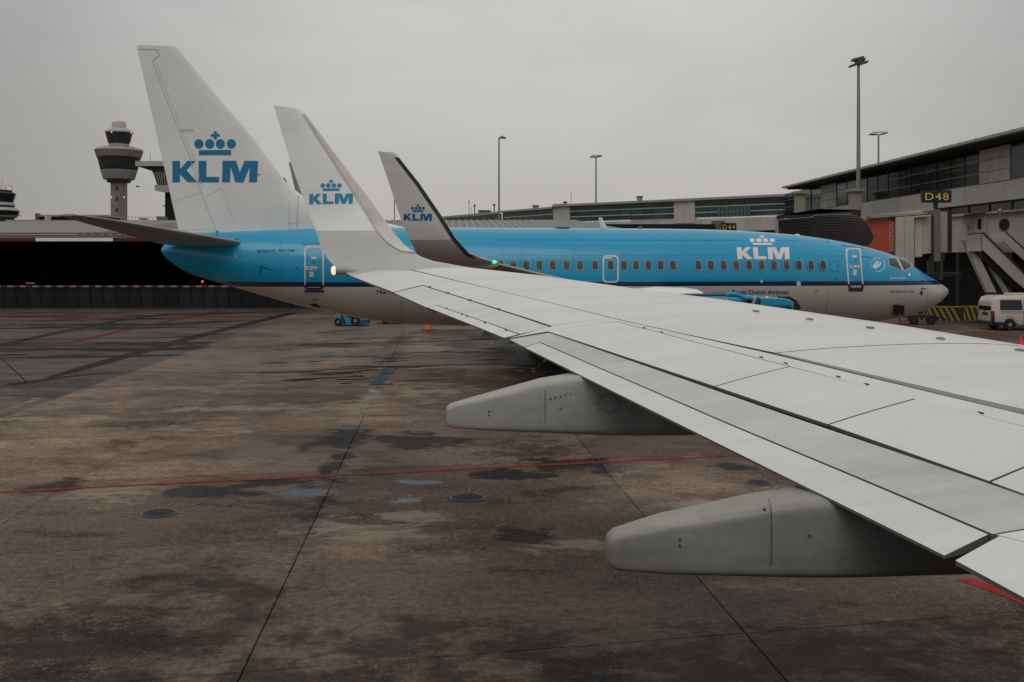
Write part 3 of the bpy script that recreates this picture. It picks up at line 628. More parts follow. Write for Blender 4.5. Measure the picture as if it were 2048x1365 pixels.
def side(f_pos, s, z, hw, out=.004): return Vector((f_pos[0], f_pos[1], 0)) + ax * s - sx * (hw + out) + Vector((0, 0, z))
def rivets(fp, pts, r, parent, name='rivets'):
    mb = MB()
    for s, z, hw in pts: mb.loft([[side(fp, s + math.cos(2 * math.pi * k / 7) * r * q, z + math.sin(2 * math.pi * k / 7) * r * q, hw, o) for k in range(7)] for q, o in ((1, -.004), (.8, .006))])
    return mb.build(name, M['rivet'], parent, kind='stuff')
fp1 = (-.525, 8.06)
rivets(fp1, [(.745, lerp(2.53, 2.87, k / 8), .166 if 1 < k < 8 else .158) for k in range(9)] + [(lerp(.82, 1.18, k / 9), lerp(2.80, 2.89, k / 9), .178) for k in range(10)] + [(.33, 2.67, .135), (.33, 2.70, .135), (.9, 2.72, .178), (.94, 2.55, .172), (.92, 2.58, .172)], .009, f1)
mb = MB()
for a in range(16):
    z0, z1 = lerp(2.525, 2.93, a / 16), lerp(2.525, 2.93, (a + 1) / 16)
    def hwz(z, s): 
        t_ = abs((z - 2.73) / .212); return .175 * (max(0, 1 - t_ ** 5)) ** .2
    mb.poly([side(fp1, .774, z0, hwz(z0, 0)), side(fp1, .779, z0, hwz(z0, 0)), side(fp1, .779, z1, hwz(z1, 0)), side(fp1, .774, z1, hwz(z1, 0))])
mb.build('fairing_seam', M['rivet'], f1)
cv_ = circ(0, 0, .075, 28); mb = MB(); n = 28
A_ = [side(fp1, 1.29 + x * 1.15, 2.765 + y * .95, .189, .004) for x, y in cv_]; B_ = [side(fp1, 1.29 + x * 1.10, 2.765 + y * .90, .189, .004) for x, y in cv_]
mb.add(A_ + B_, [(i, (i + 1) % n, (i + 1) % n + n, i + n) for i in range(n)]); mb.build('access_cover', M['rivet'], f1)
rivets(fp1, [(1.29 + .105 * math.cos(R(a)), 2.765 + .088 * math.sin(R(a)), .187) for a in (40, 140, 180, 220, 270, 320, 0)], .007, f1)
st2 = [(-.012, .05, 2.345, 2.45, .6), (.0, .075, 2.315, 2.475, .5), (.035, .095, 2.305, 2.495, .34), (.3, .14, 2.29, 2.56, .28), (.80, .185, 2.275, 2.645, .26), (1.08, .2, 2.265, 2.68, .26), (1.3, .2, 2.26, 2.64, .3), (1.9, .2, 2.25, 2.56, .5), (2.4, .18, 2.27, 2.55, .6), (3.4, .13, 2.35, 2.5, .7), (4.4, .05, 2.4, 2.48, .8)]
fp2 = (.505, 5.19); f2, ax, sx = fairing(*fp2, st2, M['fairing2'])
rivets(fp2, [(.775, lerp(2.285, 2.63, k / 7), .175 if 0 < k < 7 else .165) for k in range(8)] + [(.34, 2.45, .142), (.34, 2.48, .142), (1.0, 2.5, .196)], .009, f2)
mb = MB()
for a in range(16):
    z0, z1 = lerp(2.28, 2.68, a / 16), lerp(2.28, 2.68, (a + 1) / 16)
    hz2 = lambda z: .185 * (max(0, 1 - abs((z - 2.4825) / .2075) ** 5)) ** .2
    mb.poly([side(fp2, .802, z0, hz2(z0)), side(fp2, .807, z0, hz2(z0)), side(fp2, .807, z1, hz2(z1)), side(fp2, .802, z1, hz2(z1))])
mb.build('fairing_seam', M['rivet'], f2)
# small hinge fairing under the aileron
p0 = P(962, 676, 10.35); mb = MB(); mb.loft([[p0 + Vector((x + dx, dy, z)) for dx, dy in ((-.012 * k, -.012 * k), (.07 * k, -.02 * k), (.07 * k, .03 * k), (-.012 * k, .03 * k))] for x, z, k in ((0, 0, 1), (.045, .06, 1.4), (.09, .16, 1.7))]); mb.build('hinge_fairing', M['fairing'], own)
# our fuselage (the viewer sits at one of its windows) and engine
mb = MB(); prof = []
e5 = Vector((math.cos(R(5)), math.sin(R(5)), 0)); s5 = Vector((-e5.y, e5.x, 0)); C5 = Vector((0, -1.90, 3.27))
for a, r in ((-16.5, .05), (-16, .3), (-12, .95), (-7, 1.65), (-3.5, 1), (14, 1), (16, .9), (17.6, .65), (18.4, .3), (18.6, .05)):
    k = r if r <= 1 else 1
    rad = {.05: .05, .3: .3, .95: .5, 1.65: .88}.get(r, r)
    mb.v and None
    prof.append([C5 + e5 * a + s5 * 1.88 * rad * math.cos(2 * math.pi * i / 40) + Vector((0, 0, 2.0 * rad * math.sin(2 * math.pi * i / 40) + (1 - rad) * (.9 if a < 0 else -.6))) for i in range(40)])
mb.loft(prof).build('fuselage', M['fus'], own, smooth=True, auto=60)
mb = MB(); ce = C5 + s5 * 4.83 + e5 * 3.6 + Vector((0, 0, -1.35))
mb.loft([[ce + e5 * a + s5 * r * math.cos(2 * math.pi * i / 32) + Vector((0, 0, r * math.sin(2 * math.pi * i / 32))) for i in range(32)] for a, r in ((-.3, .5), (.6, .75), (1.8, .98), (3.2, 1.05), (4.0, .98), (4.25, .88), (4.1, .78), (3.4, .76))]).build('engine', M['white'], own, smooth=True, auto=50)

# ------------------------------------------------------------------ the parked neighbour
TH = R(6); C0 = Vector((0, 40.3, 0)); E = Vector((math.cos(TH), math.sin(TH), 0)); SD = Vector((math.sin(TH), -math.cos(TH), 0))
jet = thing('passenger_jet', 'blue and white airliner parked side-on behind the wing, nose to the right', 'aircraft', tuple(C0))
def W(a, l, z): return C0 + E * a + SD * l + Vector((0, 0, z))
def at_lat(px, py, l):
    dx = (px - CX) / F; Y = (l - 40.3 * math.cos(TH)) / (dx * math.sin(TH) - math.cos(TH)); p = P(px, py, Y)
    return (p - C0).dot(E), p.z
top_px = [(323, 499), (330, 488), (345, 479), (378, 467), (434, 464.5), (629, 457), (800, 455), (1200, 457), (1300, 457.5), (1400, 459), (1450, 460.5), (1500, 463), (1550, 466.5), (1600, 471), (1650, 478), (1700, 487), (1750, 499.5), (1780, 509), (1800, 516.5), (1815, 525), (1830, 539), (1845, 547.5), (1860, 556), (1880, 567), (1891, 575), (1896, 581)]
bot_px = [(323, 503), (330, 514), (337, 523), (376, 547), (437, 566), (510, 587), (598, 612), (640, 620), (697, 633), (734, 640), (803, 647), (851, 651), (1000, 653), (1600, 652), (1700, 648.5), (1750, 644), (1800, 636), (1850, 620), (1880, 604), (1891, 592), (1896, 585)]
w_px = [(323, .08), (330, .25), (345, .4), (380, .58), (437, .86), (500, 1.13), (600, 1.5), (700, 1.75), (800, 1.88), (1600, 1.88), (1680, 1.83), (1740, 1.63), (1800, 1.28), (1840, .97), (1870, .62), (1888, .32), (1896, .06)]
topT = [at_lat(*p, 0) for p in top_px]; botT = [at_lat(*p, 0) for p in bot_px]; wT = [(at_lat(x, 530, 0)[0], wv) for x, wv in w_px]
def smooth_tab(t, x, h=.35): return (tab(t, x - h) + 2 * tab(t, x) + tab(t, x + h)) / 4
def sec(a):
    h = min(.3, max(.0, min(a - topT[0][0], topT[-1][0] - a)) * .8)
    zt, zb, ww = smooth_tab(topT, a, h), smooth_tab(botT, a, h), smooth_tab(wT, a, h); return (zt + zb) / 2, (zt - zb) / 2, ww
def flat_(a, z):
    zc, hz, ww = sec(a); return ww * math.sqrt(max(.01, 1 - ((z - zc) / hz) ** 2))
def fus(px, py, off=.006):
    l = 1.9; lo = 0
    for _ in range(40): a, z = at_lat(px, py, l); l = lerp(l, flat_(a, z), .6)
    zc, hz, ww = sec(a); n = (SD * (l / ww ** 2) + Vector((0, 0, (z - zc) / hz ** 2))).normalized()
    return W(a, l, z) + n * off
a0, a1 = topT[0][0], topT[-1][0]
st = [a0 + .0] + [a0 + (a1 - a0) * (.5 - .5 * math.cos(math.pi * k / 90)) for k in range(1, 90)] + [a1]
rings = []
for a in st:
    zc, hz, ww = sec(a); rings.append([W(a, ww * math.cos(2 * math.pi * i / 56), zc + hz * math.sin(2 * math.pi * i / 56)) for i in range(56)])
MB().loft(rings).build('fuselage', M['fus'], jet, smooth=True, auto=70)
body = bpy.data.objects['fuselage.001']
# belly fairing
mb = MB(); rings = []
for a, k in ((-1.8, .02), (-1.2, .4), (-.6, .8), (0, 1), (3, 1), (5.5, .75), (7, .05)): rings.append([W(a, (1.2 + .72 * k) * math.cos(t), 1.75 + (.62 * k if math.sin(t) < 0 else .3 * k) * math.sin(t)) for t in [2 * math.pi * i / 24 for i in range(24)]])
mb.loft(rings).build('belly_fairing', M['fus'], jet, smooth=True)
# cabin windows
wp = [1001, 1026.6, 1052.7, 1078.7, 1105.7, 1133, 1160, 1190.6, 1221.4, 1248, 1272.4, 1297, 1321.3, 1346.2, 1396.6, 1422, 1447.4, 1472.6, 1498.2, 1523.4, 1548.4, 1573.4, 1597.9, 1622.5, 1646.3]
fr0 = pn0 = None
for i, x in enumerate(wp):
    yc = lerp(531, 533.3, (x - 1001) / 645)
    if fr0 is None:
        lo = rr(x - 7.2, yc - 10.6, x + 7.2, yc + 10.6, 5.0, 3); li = inset(lo, 1.3)
        fr0 = ring('cabin_window', lo, li, lambda p, q: fus(p, q, .012), M['wframe'], jet); pn0 = decal('pane', [li], lambda p, q: fus(p, q, .007), M['pane'], fr0, 5)
        aw = at_lat(x, yc, 1.85)[0]
    else:
        f = fr0.copy(); COL.objects.link(f); f.location = E * (at_lat(x, yc, 1.85)[0] - aw); g = pn0.copy(); COL.objects.link(g); g.parent = f
M['shade'] = mat('window_shade', (.16, .145, .14), .5, objvar=.3)
for i, x in enumerate(wp):
    if i % 3 == 1 or i in (5, 11, 17): yc = lerp(531, 533.3, (x - 1001) / 645); hh = random.uniform(3, 12); decal('window_shade', [[(x - 4.6, yc - 8.6), (x + 4.6, yc - 8.6), (x + 5.4, yc - 8.6 + hh), (x - 5.4, yc - 8.6 + hh)]], lambda p, q: fus(p, q, .0085), M['shade'], jet, 6)
lo = rr(1661, 523, 1676, 544, 4, 3); ring('plugged_window', lo, inset(lo, .7), fus, M['bseam'], jet)
def skew(loop, y0, y1, k0, k1): return [(x + lerp(k0, k1, ((y - y0) / (y1 - y0)) ** 1.6 if y > y0 else 0), y) for x, y in loop]
def door(x0, y0, x1, y1, r, split, lean=(0, 0), small=False):
    lo = skew(rr(x0, y0, x1, y1, r, 3), y0, y1, *lean); li = skew(inset(rr(x0, y0, x1, y1, r, 3), 3.2), y0, y1, *lean)
    d = decal('door' if not small else 'overwing_exit', [li], lambda p, q: fus(p, q, .006), M['fus'], jet, 6)
    mb1, mb2 = MB(), MB(); n = len(lo)
    for i in range(n):
        j = (i + 1) % n; q = [fus(*lo[i], .014), fus(*lo[j], .014), fus(*li[j], .014), fus(*li[i], .014)]
        (mb1 if (lo[i][1] + lo[j][1]) / 2 < split else mb2).poly(q)
    mb1.build('door_outline', M['placard'], d)
    if mb2.f: mb2.build('door_outline', M['ink'], d)
    return d
d = door(608.5, 493, 648, 579, 8, 571.5)
MB().add([fus(609, 580, o) for o in (.0, .05)] + [fus(647, 580, o) for o in (.0, .05)] + [fus(609, 583.5, o) for o in (.0, .05)] + [fus(647, 583.5, o) for o in (.0, .05)], [(0, 2, 3, 1), (1, 3, 7, 5), (4, 5, 7, 6), (0, 1, 5, 4), (2, 6, 7, 3)]).build('door_sill', M['dmetal'], d)
decal('placard', [[(622, 514), (633, 514), (633, 519), (622, 519)], [(619, 544), (627, 544), (627, 554), (619, 554)]], lambda p, q: fus(p, q, .012), M['placard'], d)
decal('handle', [rr(612, 533.5, 634.5, 540.5, 3)], lambda p, q: fus(p, q, .02), M['placard'], d); decal('handle_slot', [[(614, 536.5), (622, 535.2), (622, 537), (614, 538)], [(624, 538), (632, 537), (632, 538.6), (624, 539.3)]], lambda p, q: fus(p, q, .026), M['black'], d)
decal('porthole', [circ(627, 525, 3.2, 16)], lambda p, q: fus(p, q, .014), M['bridged'], d)
door(1205, 511, 1237.5, 566, 8, 999, small=True); ex = bpy.data.objects['overwing_exit']
decal('placard', [[(1211, 515), (1224, 515), (1224, 518), (1211, 518)]], lambda p, q: fus(p, q, .012), M['placard'], ex)
d = door(1691, 496.5, 1722, 578.5, 6, 570, (0, 6))
decal('placard', [[(1704, 511), (1713.5, 512), (1713.5, 516), (1704, 515.5)], [(1706, 540), (1713, 540), (1713, 551), (1706, 551)]], lambda p, q: fus(p, q, .014), M['placard'], d)
decal('handle', [rr(1699, 531.5, 1718, 537, 2)], lambda p, q: fus(p, q, .022), M['placard'], d); decal('handle_slot', [[(1701, 533.2), (1708, 532.6), (1708, 534.2), (1701, 534.8)], [(1710, 535), (1716, 534), (1716, 535.4), (1710, 536)]], lambda p, q: fus(p, q, .028), M['black'], d)
decal('porthole', [circ(1711, 522, 3.2, 16)], lambda p, q: fus(p, q, .016), M['bridged'], d)
decal('door_sill', [[(1696, 577), (1727, 577), (1725, 583), (1697, 583)]], lambda p, q: fus(p, q, .02), M['dmetal'], d)
# livery lettering on the fuselage
K1, K2 = klm(1473, 495, 105, 24, .73, .1)
decal('logo_letters', K1, fus, M['wlogo'], body, 5); decal('logo_crown', K2, fus, M['wlogo'], body, 5)
lettering('airline_name', 'Royal Dutch Airlines', 1464, 588.5, 113, 8.5, fus, M['ink'], body, bold=.012, step=6)
lettering('airline_motto', 'The Flying Dutchman', 751, 588, 120, 7.5, fus, M['ink'], body, bold=.012, step=6)
lettering('type_name', 'BOEING 737-700', 514, 505.5, 75, 5.4, fus, M['ink'], body, shear=.35, bold=.03, sp=1.1, step=6, slope=-.02)
lettering('partner_name', 'AIR FRANCE', 1779, 585.5, 33, 4, fus, M['ink'], body, shear=.2, step=9, bold=.01); lettering('partner_name', 'KLM', 1815, 585.5, 12, 4, fus, M['lblue'], body, shear=.2, step=9, bold=.02)
lettering('ship_name', 'Golden', 1780, 558.3, 16, 4.6, fus, M['wlogo'], body, step=50, bold=.012); lettering('ship_name', 'Oriole', 1798, 558.3, 13, 4.6, fus, M['wlogo'], body, step=9, bold=.012)
decal('crest', [circ(1818.7, 550.5, 3.0, 10, 2.2), [(1817.2, 549), (1818.7, 544.5), (1820.2, 549)]], fus, M['wlogo'], body)
cx_, cy_ = 1755, 530
sk = []
for k, ch in enumerate('SKYTEAM'):
    a = R(158 + k * 20.5 if k else 158); a = R(155 + k * 21)
    lettering('alliance_letter', ch, cx_ + 13.0 * math.cos(a) - 1.6, cy_ + 13.0 * math.sin(a) + 1.8, 3.2, 3.8, fus, M['wlogo'], body, step=50)
for dx in (-4, 0, 4): sk.append([(cx_ - 8 + dx * .6, cy_ + 6 + dx * .3), (cx_ - 1 + dx, cy_ - 2 + dx * .4), (cx_ + 2 + dx, cy_ - 7 + dx * .5), (cx_ + 3.6 + dx, cy_ - 6 + dx * .5), (cx_ + 1 + dx, cy_ + 0 + dx * .4), (cx_ - 6 + dx * .6, cy_ + 7.6 + dx * .3)])
decal('alliance_emblem', sk, fus, M['wlogo'], body, 6)
n = 14; lo = [(cx_ + 1 + 14 * math.cos(R(lerp(-35, 110, k / n))), cy_ + 14 * math.sin(R(lerp(-35, 110, k / n)))) for k in range(n + 1)]; li = [(cx_ + 1 + 12.9 * math.cos(R(lerp(-35, 110, k / n))), cy_ + 12.9 * math.sin(R(lerp(-35, 110, k / n)))) for k in range(n + 1)]
mb = MB(); mb.loft([[fus(*p), fus(*q)] for p, q in zip(lo, li)], caps=False, closed=False); mb.build('alliance_ring', M['wlogo'], body)
# windscreen
wsf = decal('windscreen', [[(1774.5, 515.2), (1794, 516), (1811.5, 516.8), (1827, 533), (1809, 543), (1778, 532)]], lambda p, q: fus(p, q, .008), M['wsframe'], jet, 3)
for q in ([(1776.8, 517), (1792.3, 518), (1802.6, 539.6), (1779.6, 531)], [(1797.2, 518.2), (1810, 519), (1824, 533), (1808.6, 541)]): decal('pane', [q], lambda p, q_: fus(p, q_, .018), M['glass'], wsf, 3)
# small marks, lamps and probes
seams = [line((1658, 573), (1658, 606), .8), line((1656, 604), (1649, 634), 1.6), line((1855, 573), (1855, 612), .7), line((803, 600), (803, 646), 1.1), line((745, 600), (745, 640), .7), line((866, 618), (866, 640), .7), line((827, 627), (843, 627), 1.8)]
for q_ in seams: decal('panel_seam', [q_], fus, M['bellyseam'], body, 8)
M['lap'] = mat('blue_lap_seam', tuple(v * .86 for v in BLUE), .35)
for y_, x0_, x1_ in ((511, 1000, 1688), (480, 990, 1600), (497, 640, 760)): decal('skin_lap', [line((x0_, y_), (x1_, y_ + 1.2), .8)], lambda p, q: fus(p, q, .004), M['lap'], body, 12)
for x_ in (1042, 1147, 1260, 1371, 1485, 1586, 1658): decal('skin_joint', [line((x_, 461 if x_ < 1500 else 482), (x_ + 1, 562), .8)], lambda p, q: fus(p, q, .004), M['lap'], body, 7)
for x_ in (480, 560): decal('skin_joint', [line((x_, 470), (x_ + 2, 556), .8)], lambda p, q: fus(p, q, .004), M['lap'], body, 7)
decal('rain_gutter', [line((1683, 491), (1727, 497), 1), line((604, 489), (645, 487.5), 1.1), line((630, 525.5), (655, 523), .8), line((1723, 513), (1745, 516), .8)], fus, M['bseam'], body, 8)
decal('air_intake', [[(519.5, 532), (546, 540), (546, 541.5), (522.5, 535.2), (522.5, 549), (519.5, 549)]], lambda p, q: fus(p, q, .01), M['bseam'], body, 6)
decal('service_disc', [circ(1597, 568.5, 4.6, 18, 5.6)], lambda p, q: fus(p, q, .01), M['placard'], body); decal('side_lamp', [circ(1522.5, 563, 2.2, 10, 3)], lambda p, q: fus(p, q, .03), M['white'], body)
decal('cargo_corner_mark', [[(1560, 552.5), (1564.5, 552.5), (1564, 553.6), (1561.4, 554), (1561, 556.5), (1560, 557)], [(1632.5, 552.5), (1637, 552.5), (1637, 557), (1636, 556.5), (1635.6, 554), (1633, 553.6)], [(1635, 577.5), (1634.8, 583.5), (1630, 583.5), (1630, 582.3), (1633.6, 582), (1634, 578)]], lambda p, q: fus(p, q, .01), M['red'], body)
decal('probe', [line((1841, 577), (1851, 577.4), 1.8), circ(1842.5, 585.5, 2.8, 12, 3.8), circ(1845, 562, 2.4, 8, 1.4), circ(1673, 557.5, 1.4, 8), circ(1655.5, 484, 1.5, 8, 1), circ(593.5, 536, 1.5, 8)], lambda p, q: fus(p, q, .03), M['dmetal'], body)
decal('drain_vent', [[(625, 598.5), (633, 599.5), (633, 601), (625, 600)]], lambda p, q: fus(p, q, .02), M['black'], body); decal('drain_vent', [[(621, 607), (632, 608), (640, 613), (638, 616), (622, 611)]], lambda p, q: fus(p, q, .02), M['black'], body)
def blade(px, py0, h, c0, c1, name, m):
    a, z = at_lat(px, py0, 0); mb = MB(); mb.loft([[W(a - c0 / 2 - dx, dl, z - .05 + dz) if k else W(a - c0 / 2, dl, z - .05) for a_, dl in ((0, 0),)] for k, dx, dz in ()]) if 0 else None
    r0 = [W(a + c0 * t, th_, z - .06) for t, th_ in ((0, 0), (.5, .03), (1, 0), (.5, -.03))]; r1 = [W(a - c0 * .35 + c1 * t, th_ * .6, z + h) for t, th_ in ((0, 0), (.5, .03), (1, 0), (.5, -.03))]
    return MB().loft([r0, r1]).build(name, m, jet)
blade(1202, 457, .44, .30, .14, 'antenna_blade', M['white'])
a, z = at_lat(1281, 457.5, 0); MB().lathe(W(a, 0, z - .02), [(.10, 0), (.10, .05), (.05, .1), (.01, .11)], 12).build('beacon', M['red'], jet)
a, z = at_lat(1125, 456, 0); MB().lathe(W(a, 0, z - .05), [(.34, 0), (.3, .07), (.1, .09)], 18).build('roof_fairing', M['ink'], jet)
a, z = at_lat(1594, 470.5, 0); MB().lathe(W(a, 0, z - .05), [(.14, 0), (.12, .07), (.03, .09)], 14).build('roof_fairing', M['white'], jet)
# fin
fsec = [(92, 273, 351), (96, 273.5, 357), (120, 279, 375.5), (162, 288.6, 410), (282, 316, 512), (357, 333, 567), (381, 338.5, 592), (397, 342, 613), (412, 345.5, 650), (430, 349.5, 710), (447, 353.4, 778), (458, 356, 826), (470, 359, 838)]
FR = []
for y, te, le in fsec:
    (at, zt_), (al, zl) = at_lat(te, y, 0), at_lat(le, y, 0); z = (zt_ + zl) / 2; h = min(.19, .035 * (al - at)); FR.append((z, al, at, h))
MB().loft([foil(W(al, 0, z), W(at, 0, z), SD, h) for z, al, at, h in FR]).build('tail_fin', M['white'], jet, smooth=True, auto=50)
fin = bpy.data.objects['tail_fin']
def fmap(px, py, ex=.006):
    a, z = at_lat(px, py, .12); k = 0
    while k < len(FR) - 2 and z < FR[k + 1][0]: k += 1
    v = (z - FR[k][0]) / (FR[k + 1][0] - FR[k][0]); al, at, h = (lerp(FR[k][i], FR[k + 1][i], v) for i in (1, 2, 3)); u = min(max((al - a) / (al - at), 0), 1)
    return W(a, h * naca(u) + ex, z)
K1, K2 = klm(343.7, 322, 172.3, 43)
decal('logo_letters', K1, lambda x, y: fmap(x, y, .014), M['logo'], fin, 12); decal('logo_crown', K2, lambda x, y: fmap(x, y, .014), M['logo'], fin, 12)
rl = [(303.5, 121), (328, 188), (359, 265), (379, 313), (396, 367.6), (430.6, 460)]
mb = MB(); rows = []
for (x, y) in rl:
    te = tab([(a_, b_) for a_, b_, c_ in fsec], y); rows.append([fmap(te + .5 + (x - 1.2 - te) * k / 4, y, .010) for k in range(5)])
mb.loft(rows, caps=False, closed=False).build('rudder', M['white'], jet, smooth=True)
for sg_ in ([line((277, 98), (312, 98), 1.4)], ): decal('tip_gap', sg_, lambda x, y: fmap(x, y, .016), M['fseam'], fin, 20)
for q_ in [line(a_, b_, 1.0) for a_, b_ in zip(rl, rl[1:])] + [line((a_[0] + 8, a_[1] + 4), (b_[0] + 9, b_[1] + 4), .7) for a_, b_ in zip(rl[:-1], rl[1:-1])] + [line((312, 98), (318, 111), 1.6), line((318, 111), (304, 121), 1.4), line((358, 260), (385, 259), 1.4), line((358, 264), (385, 262.5), 1.0), line((385, 259), (386, 263), 1.2), line((579, 404), (579, 457), .9), line((597, 390), (594, 457), 1.2), line((579, 447), (594, 447), .7), line((412, 392), (444, 376), .7), line((340, 405), (405, 384), .5), line((444, 376), (466, 440), .5)]: decal('panel_seam', [q_], lambda x, y: fmap(x, y, .016), M['fseam'], fin, 20)
decal('edge_cover', [[(567.5, 354.5), (574, 362), (571.5, 364), (566, 357)]], lambda x, y: fmap(x, y, .014), M['sealant'], fin)
decal('fin_probe', [[(515, 348.5), (521, 349), (521, 350), (515, 350.5)]], lambda x, y: fmap(x, y, .02), M['dmetal'], fin)
# horizontal tail, both sides
def lat_pt(px, py, l):
    a, z = at_lat(px, py, l); return a, l, z
Lr, Tr, Lt, Tt = lat_pt(494, 487, .55), lat_pt(322, 489, .45), lat_pt(167, 430.5, 7.15), lat_pt(113, 431, 7.15)
for sgn in (1, -1):
    mb = MB(); rings = []
    for k in range(9):
        t = k / 8; L = [lerp(Lr[i], Lt[i], t) for i in range(3)]; T = [lerp(Tr[i], Tt[i], t) for i in range(3)]
        if k == 8: L[0] -= .25; 
        rings.append(foil(W(L[0], sgn * L[1], L[2]), W(T[0], sgn * T[1], T[2]), Vector((0, 0, 1)), lerp(.17, .035, t)))
    mb.loft(rings).build('tailplane', M['stab'], jet, smooth=True, auto=40)
decal('tail_fitting', [[(432.5, 462), (438, 461), (437, 468), (434, 476), (431, 475)]], lambda x, y: W(*at_lat(x, y, .62)[:1], .62, at_lat(x, y, .62)[1]), M['bluetruck'], body)
decal('stabiliser_cutout', [[(469, 478), (476, 478), (476, 486), (469, 486)]], lambda p, q: fus(p, q, .012), M['black'], body); decal('static_plate', [[(470, 505), (474.5, 505), (473, 519), (468, 519)]], lambda p, q: fus(p, q, .03), M['stab'], body)
# wings, engines, gear
for sgn in (1, -1):
    rings = []
    for l, le, te in ((1.2, 6.6, -.6), (1.9, 5.9, -.5), (5.5, 3.74, -.39), (8, 2.44, -1.12), (11, .88, -1.99), (14, -.68, -2.86), (16.75, -2.05, -3.62)):
        z = 3.84 - .105 * (16.9 - l); c = le - te
        rings.append(foil(W(le, sgn * l, z), W(te, sgn * l, z - .02), Vector((0, 0, 1)), .055 * c))
    wg = MB().loft(rings).build('wing', M['stab'], jet, smooth=True, auto=50)
    if sgn == 1:
        for l in (16.4, 14.6, 13.6):
            le = tab([(11, .88), (14, -.68), (16.75, -2.05)], l); z = 3.84 - .105 * (16.9 - l); MB().box(tuple(W(le - .14, l, z - .06) - Vector((.03, .03, .012))), tuple(W(le - .14, l, z - .06) + Vector((.03, .03, .012)))).build('underwing_stud', M['white'], wg)
    ce = W(3.9, sgn * 4.83, 1.95); n = 36
    eng = MB().loft([[ce + E * a + SD * r * math.cos(2 * math.pi * i / n) + Vector((0, 0, r * (.96 if math.sin(2 * math.pi * i / n) < 0 else 1) * math.sin(2 * math.pi * i / n))) for i in range(n)] for a, r in ((-2.4, .48), (-1.4, .72), (-.4, .93), (.8, 1.03), (1.9, 1.0), (2.35, .93), (2.5, .86), (2.4, .78), (1.7, .77))]).build('engine', M['white'], jet, smooth=True, auto=50)
    MB().hexa([W(-.5, sgn * 4.75, 2.6), W(5, sgn * 4.75, 2.7), W(5, sgn * 4.91, 2.7), W(-.5, sgn * 4.91, 2.6)], [W(-.5, sgn * 4.75, 2.75), W(4.6, sgn * 4.75, 2.95), W(4.6, sgn * 4.91, 2.95), W(-.5, sgn * 4.91, 2.75)]).build('pylon', M['white'], eng)
    for k, dl in enumerate((-.43, .43)):
        c = W(1.6, sgn * 2.86 + dl, .56); wh = MB()
        wh.loft([[c + SD * h + E * r * math.cos(2 * math.pi * i / 28) + Vector((0, 0, r * math.sin(2 * math.pi * i / 28))) for i in range(28)] for h, r in ((-.2, .3), (-.2, .48), (-.13, .56), (.13, .56), (.2, .48), (.2, .3))]); wh = wh.build('main_wheel', M['tyre'], jet, smooth=True)
        MB().loft([[c + SD * h + E * r * math.cos(2 * math.pi * i / 20) + Vector((0, 0, r * math.sin(2 * math.pi * i / 20))) for i in range(20)] for h, r in ((-.19, .29), (.21, .29), (.17, .1))]).build('hub', M['rim'], wh, smooth=True)
    MB().tube([W(1.6, sgn * 2.86, .55), W(1.7, sgn * 2.7, 1.9)], .1, 10).build('gear_leg', M['dmetal'], jet)
for dl in (-.2, .2):
    c = W(14.6, dl, .34); MB().loft([[c + SD * h + E * r * math.cos(2 * math.pi * i / 24) + Vector((0, 0, r * math.sin(2 * math.pi * i / 24))) for i in range(24)] for h, r in ((-.1, .16), (-.1, .3), (0, .34), (.1, .3), (.1, .16))]).build('nose_wheel', M['tyre'], jet, smooth=True)
MB().tube([W(14.6, 0, .34), W(14.8, 0, 1.7)], .07, 10).build('gear_leg', M['dmetal'], jet)
rawB = [((755.5, 303), (790, 305.5), 22.2), ((759, 311), (797, 313), 22.21), ((778, 367), (839, 367), 22.35), ((800.5, 435), (885.5, 435), 22.5), ((818, 477), (912, 477), 22.62), ((833, 507), (939, 507), 22.8), ((848, 519), (966, 518), 23.1), ((872, 529), (998, 526), 23.6)]
wl2, wmap2 = winglet(rawB, M['wlet'], jet, .055)
K1, K2 = klm(807.5, 427, 57, 14); decal('logo_letters', K1, wmap2, M['logo'], wl2); decal('logo_crown', K2, wmap2, M['logo'], wl2)
mb = MB(); le2 = [(313, 797), (367, 839), (435, 885.5), (477, 912), (507, 939), (518, 966)]; ys_ = (314, 340, 367, 400, 435, 457, 477, 495, 507, 515)
mb.loft([[wmap2(tab(le2, y) - .3, y, .004), wmap2(tab(le2, y) - 9, y, .004)] for y in ys_], caps=False, closed=False); mb.build('edge_strip', M['dmetal'], wl2, smooth=True)  # dark tone stands for the shaded face of the leading edge
c = P(989, 524.5, 22.9); MB().lathe(c, [(.01, -.04), (.045, -.028), (.055, 0), (.045, .028), (.01, .04)], 14).build('navigation_lamp', M['green'], jet, smooth=True)
# ground power plug and cable under the nose
a_, b_ = fus(1795, 620, .0), fus(1797, 631, .02)
mb = MB(); q = [fus(x, y, .02) for x, y in ((1787, 609), (1805, 611), (1803, 631), (1785, 630))]; q2 = [p + SD * .16 for p in q]; mb.hexa(q, q2); mb.build('service_panel', M['dmetal'], jet)
mb = MB(); p0 = sum(q2, Vector()) / 4 - Vector((0, 0, .15)); p1 = P(1806, 662, 40.5); mb.tube([p0, lerp(p0, p1, .35) + Vector((-.03, 0, -.02)), p1, P(1808, 706, 41.5) * 1, Vector((p1.x + .3, p1.y + 1, .05))], .045, 8)
setp(mb.build('power_cable', mat('cable_red', (.14, .03, .02), .6)), 'red-brown ground power cable hanging from under the parked airliner nose', 'cable')

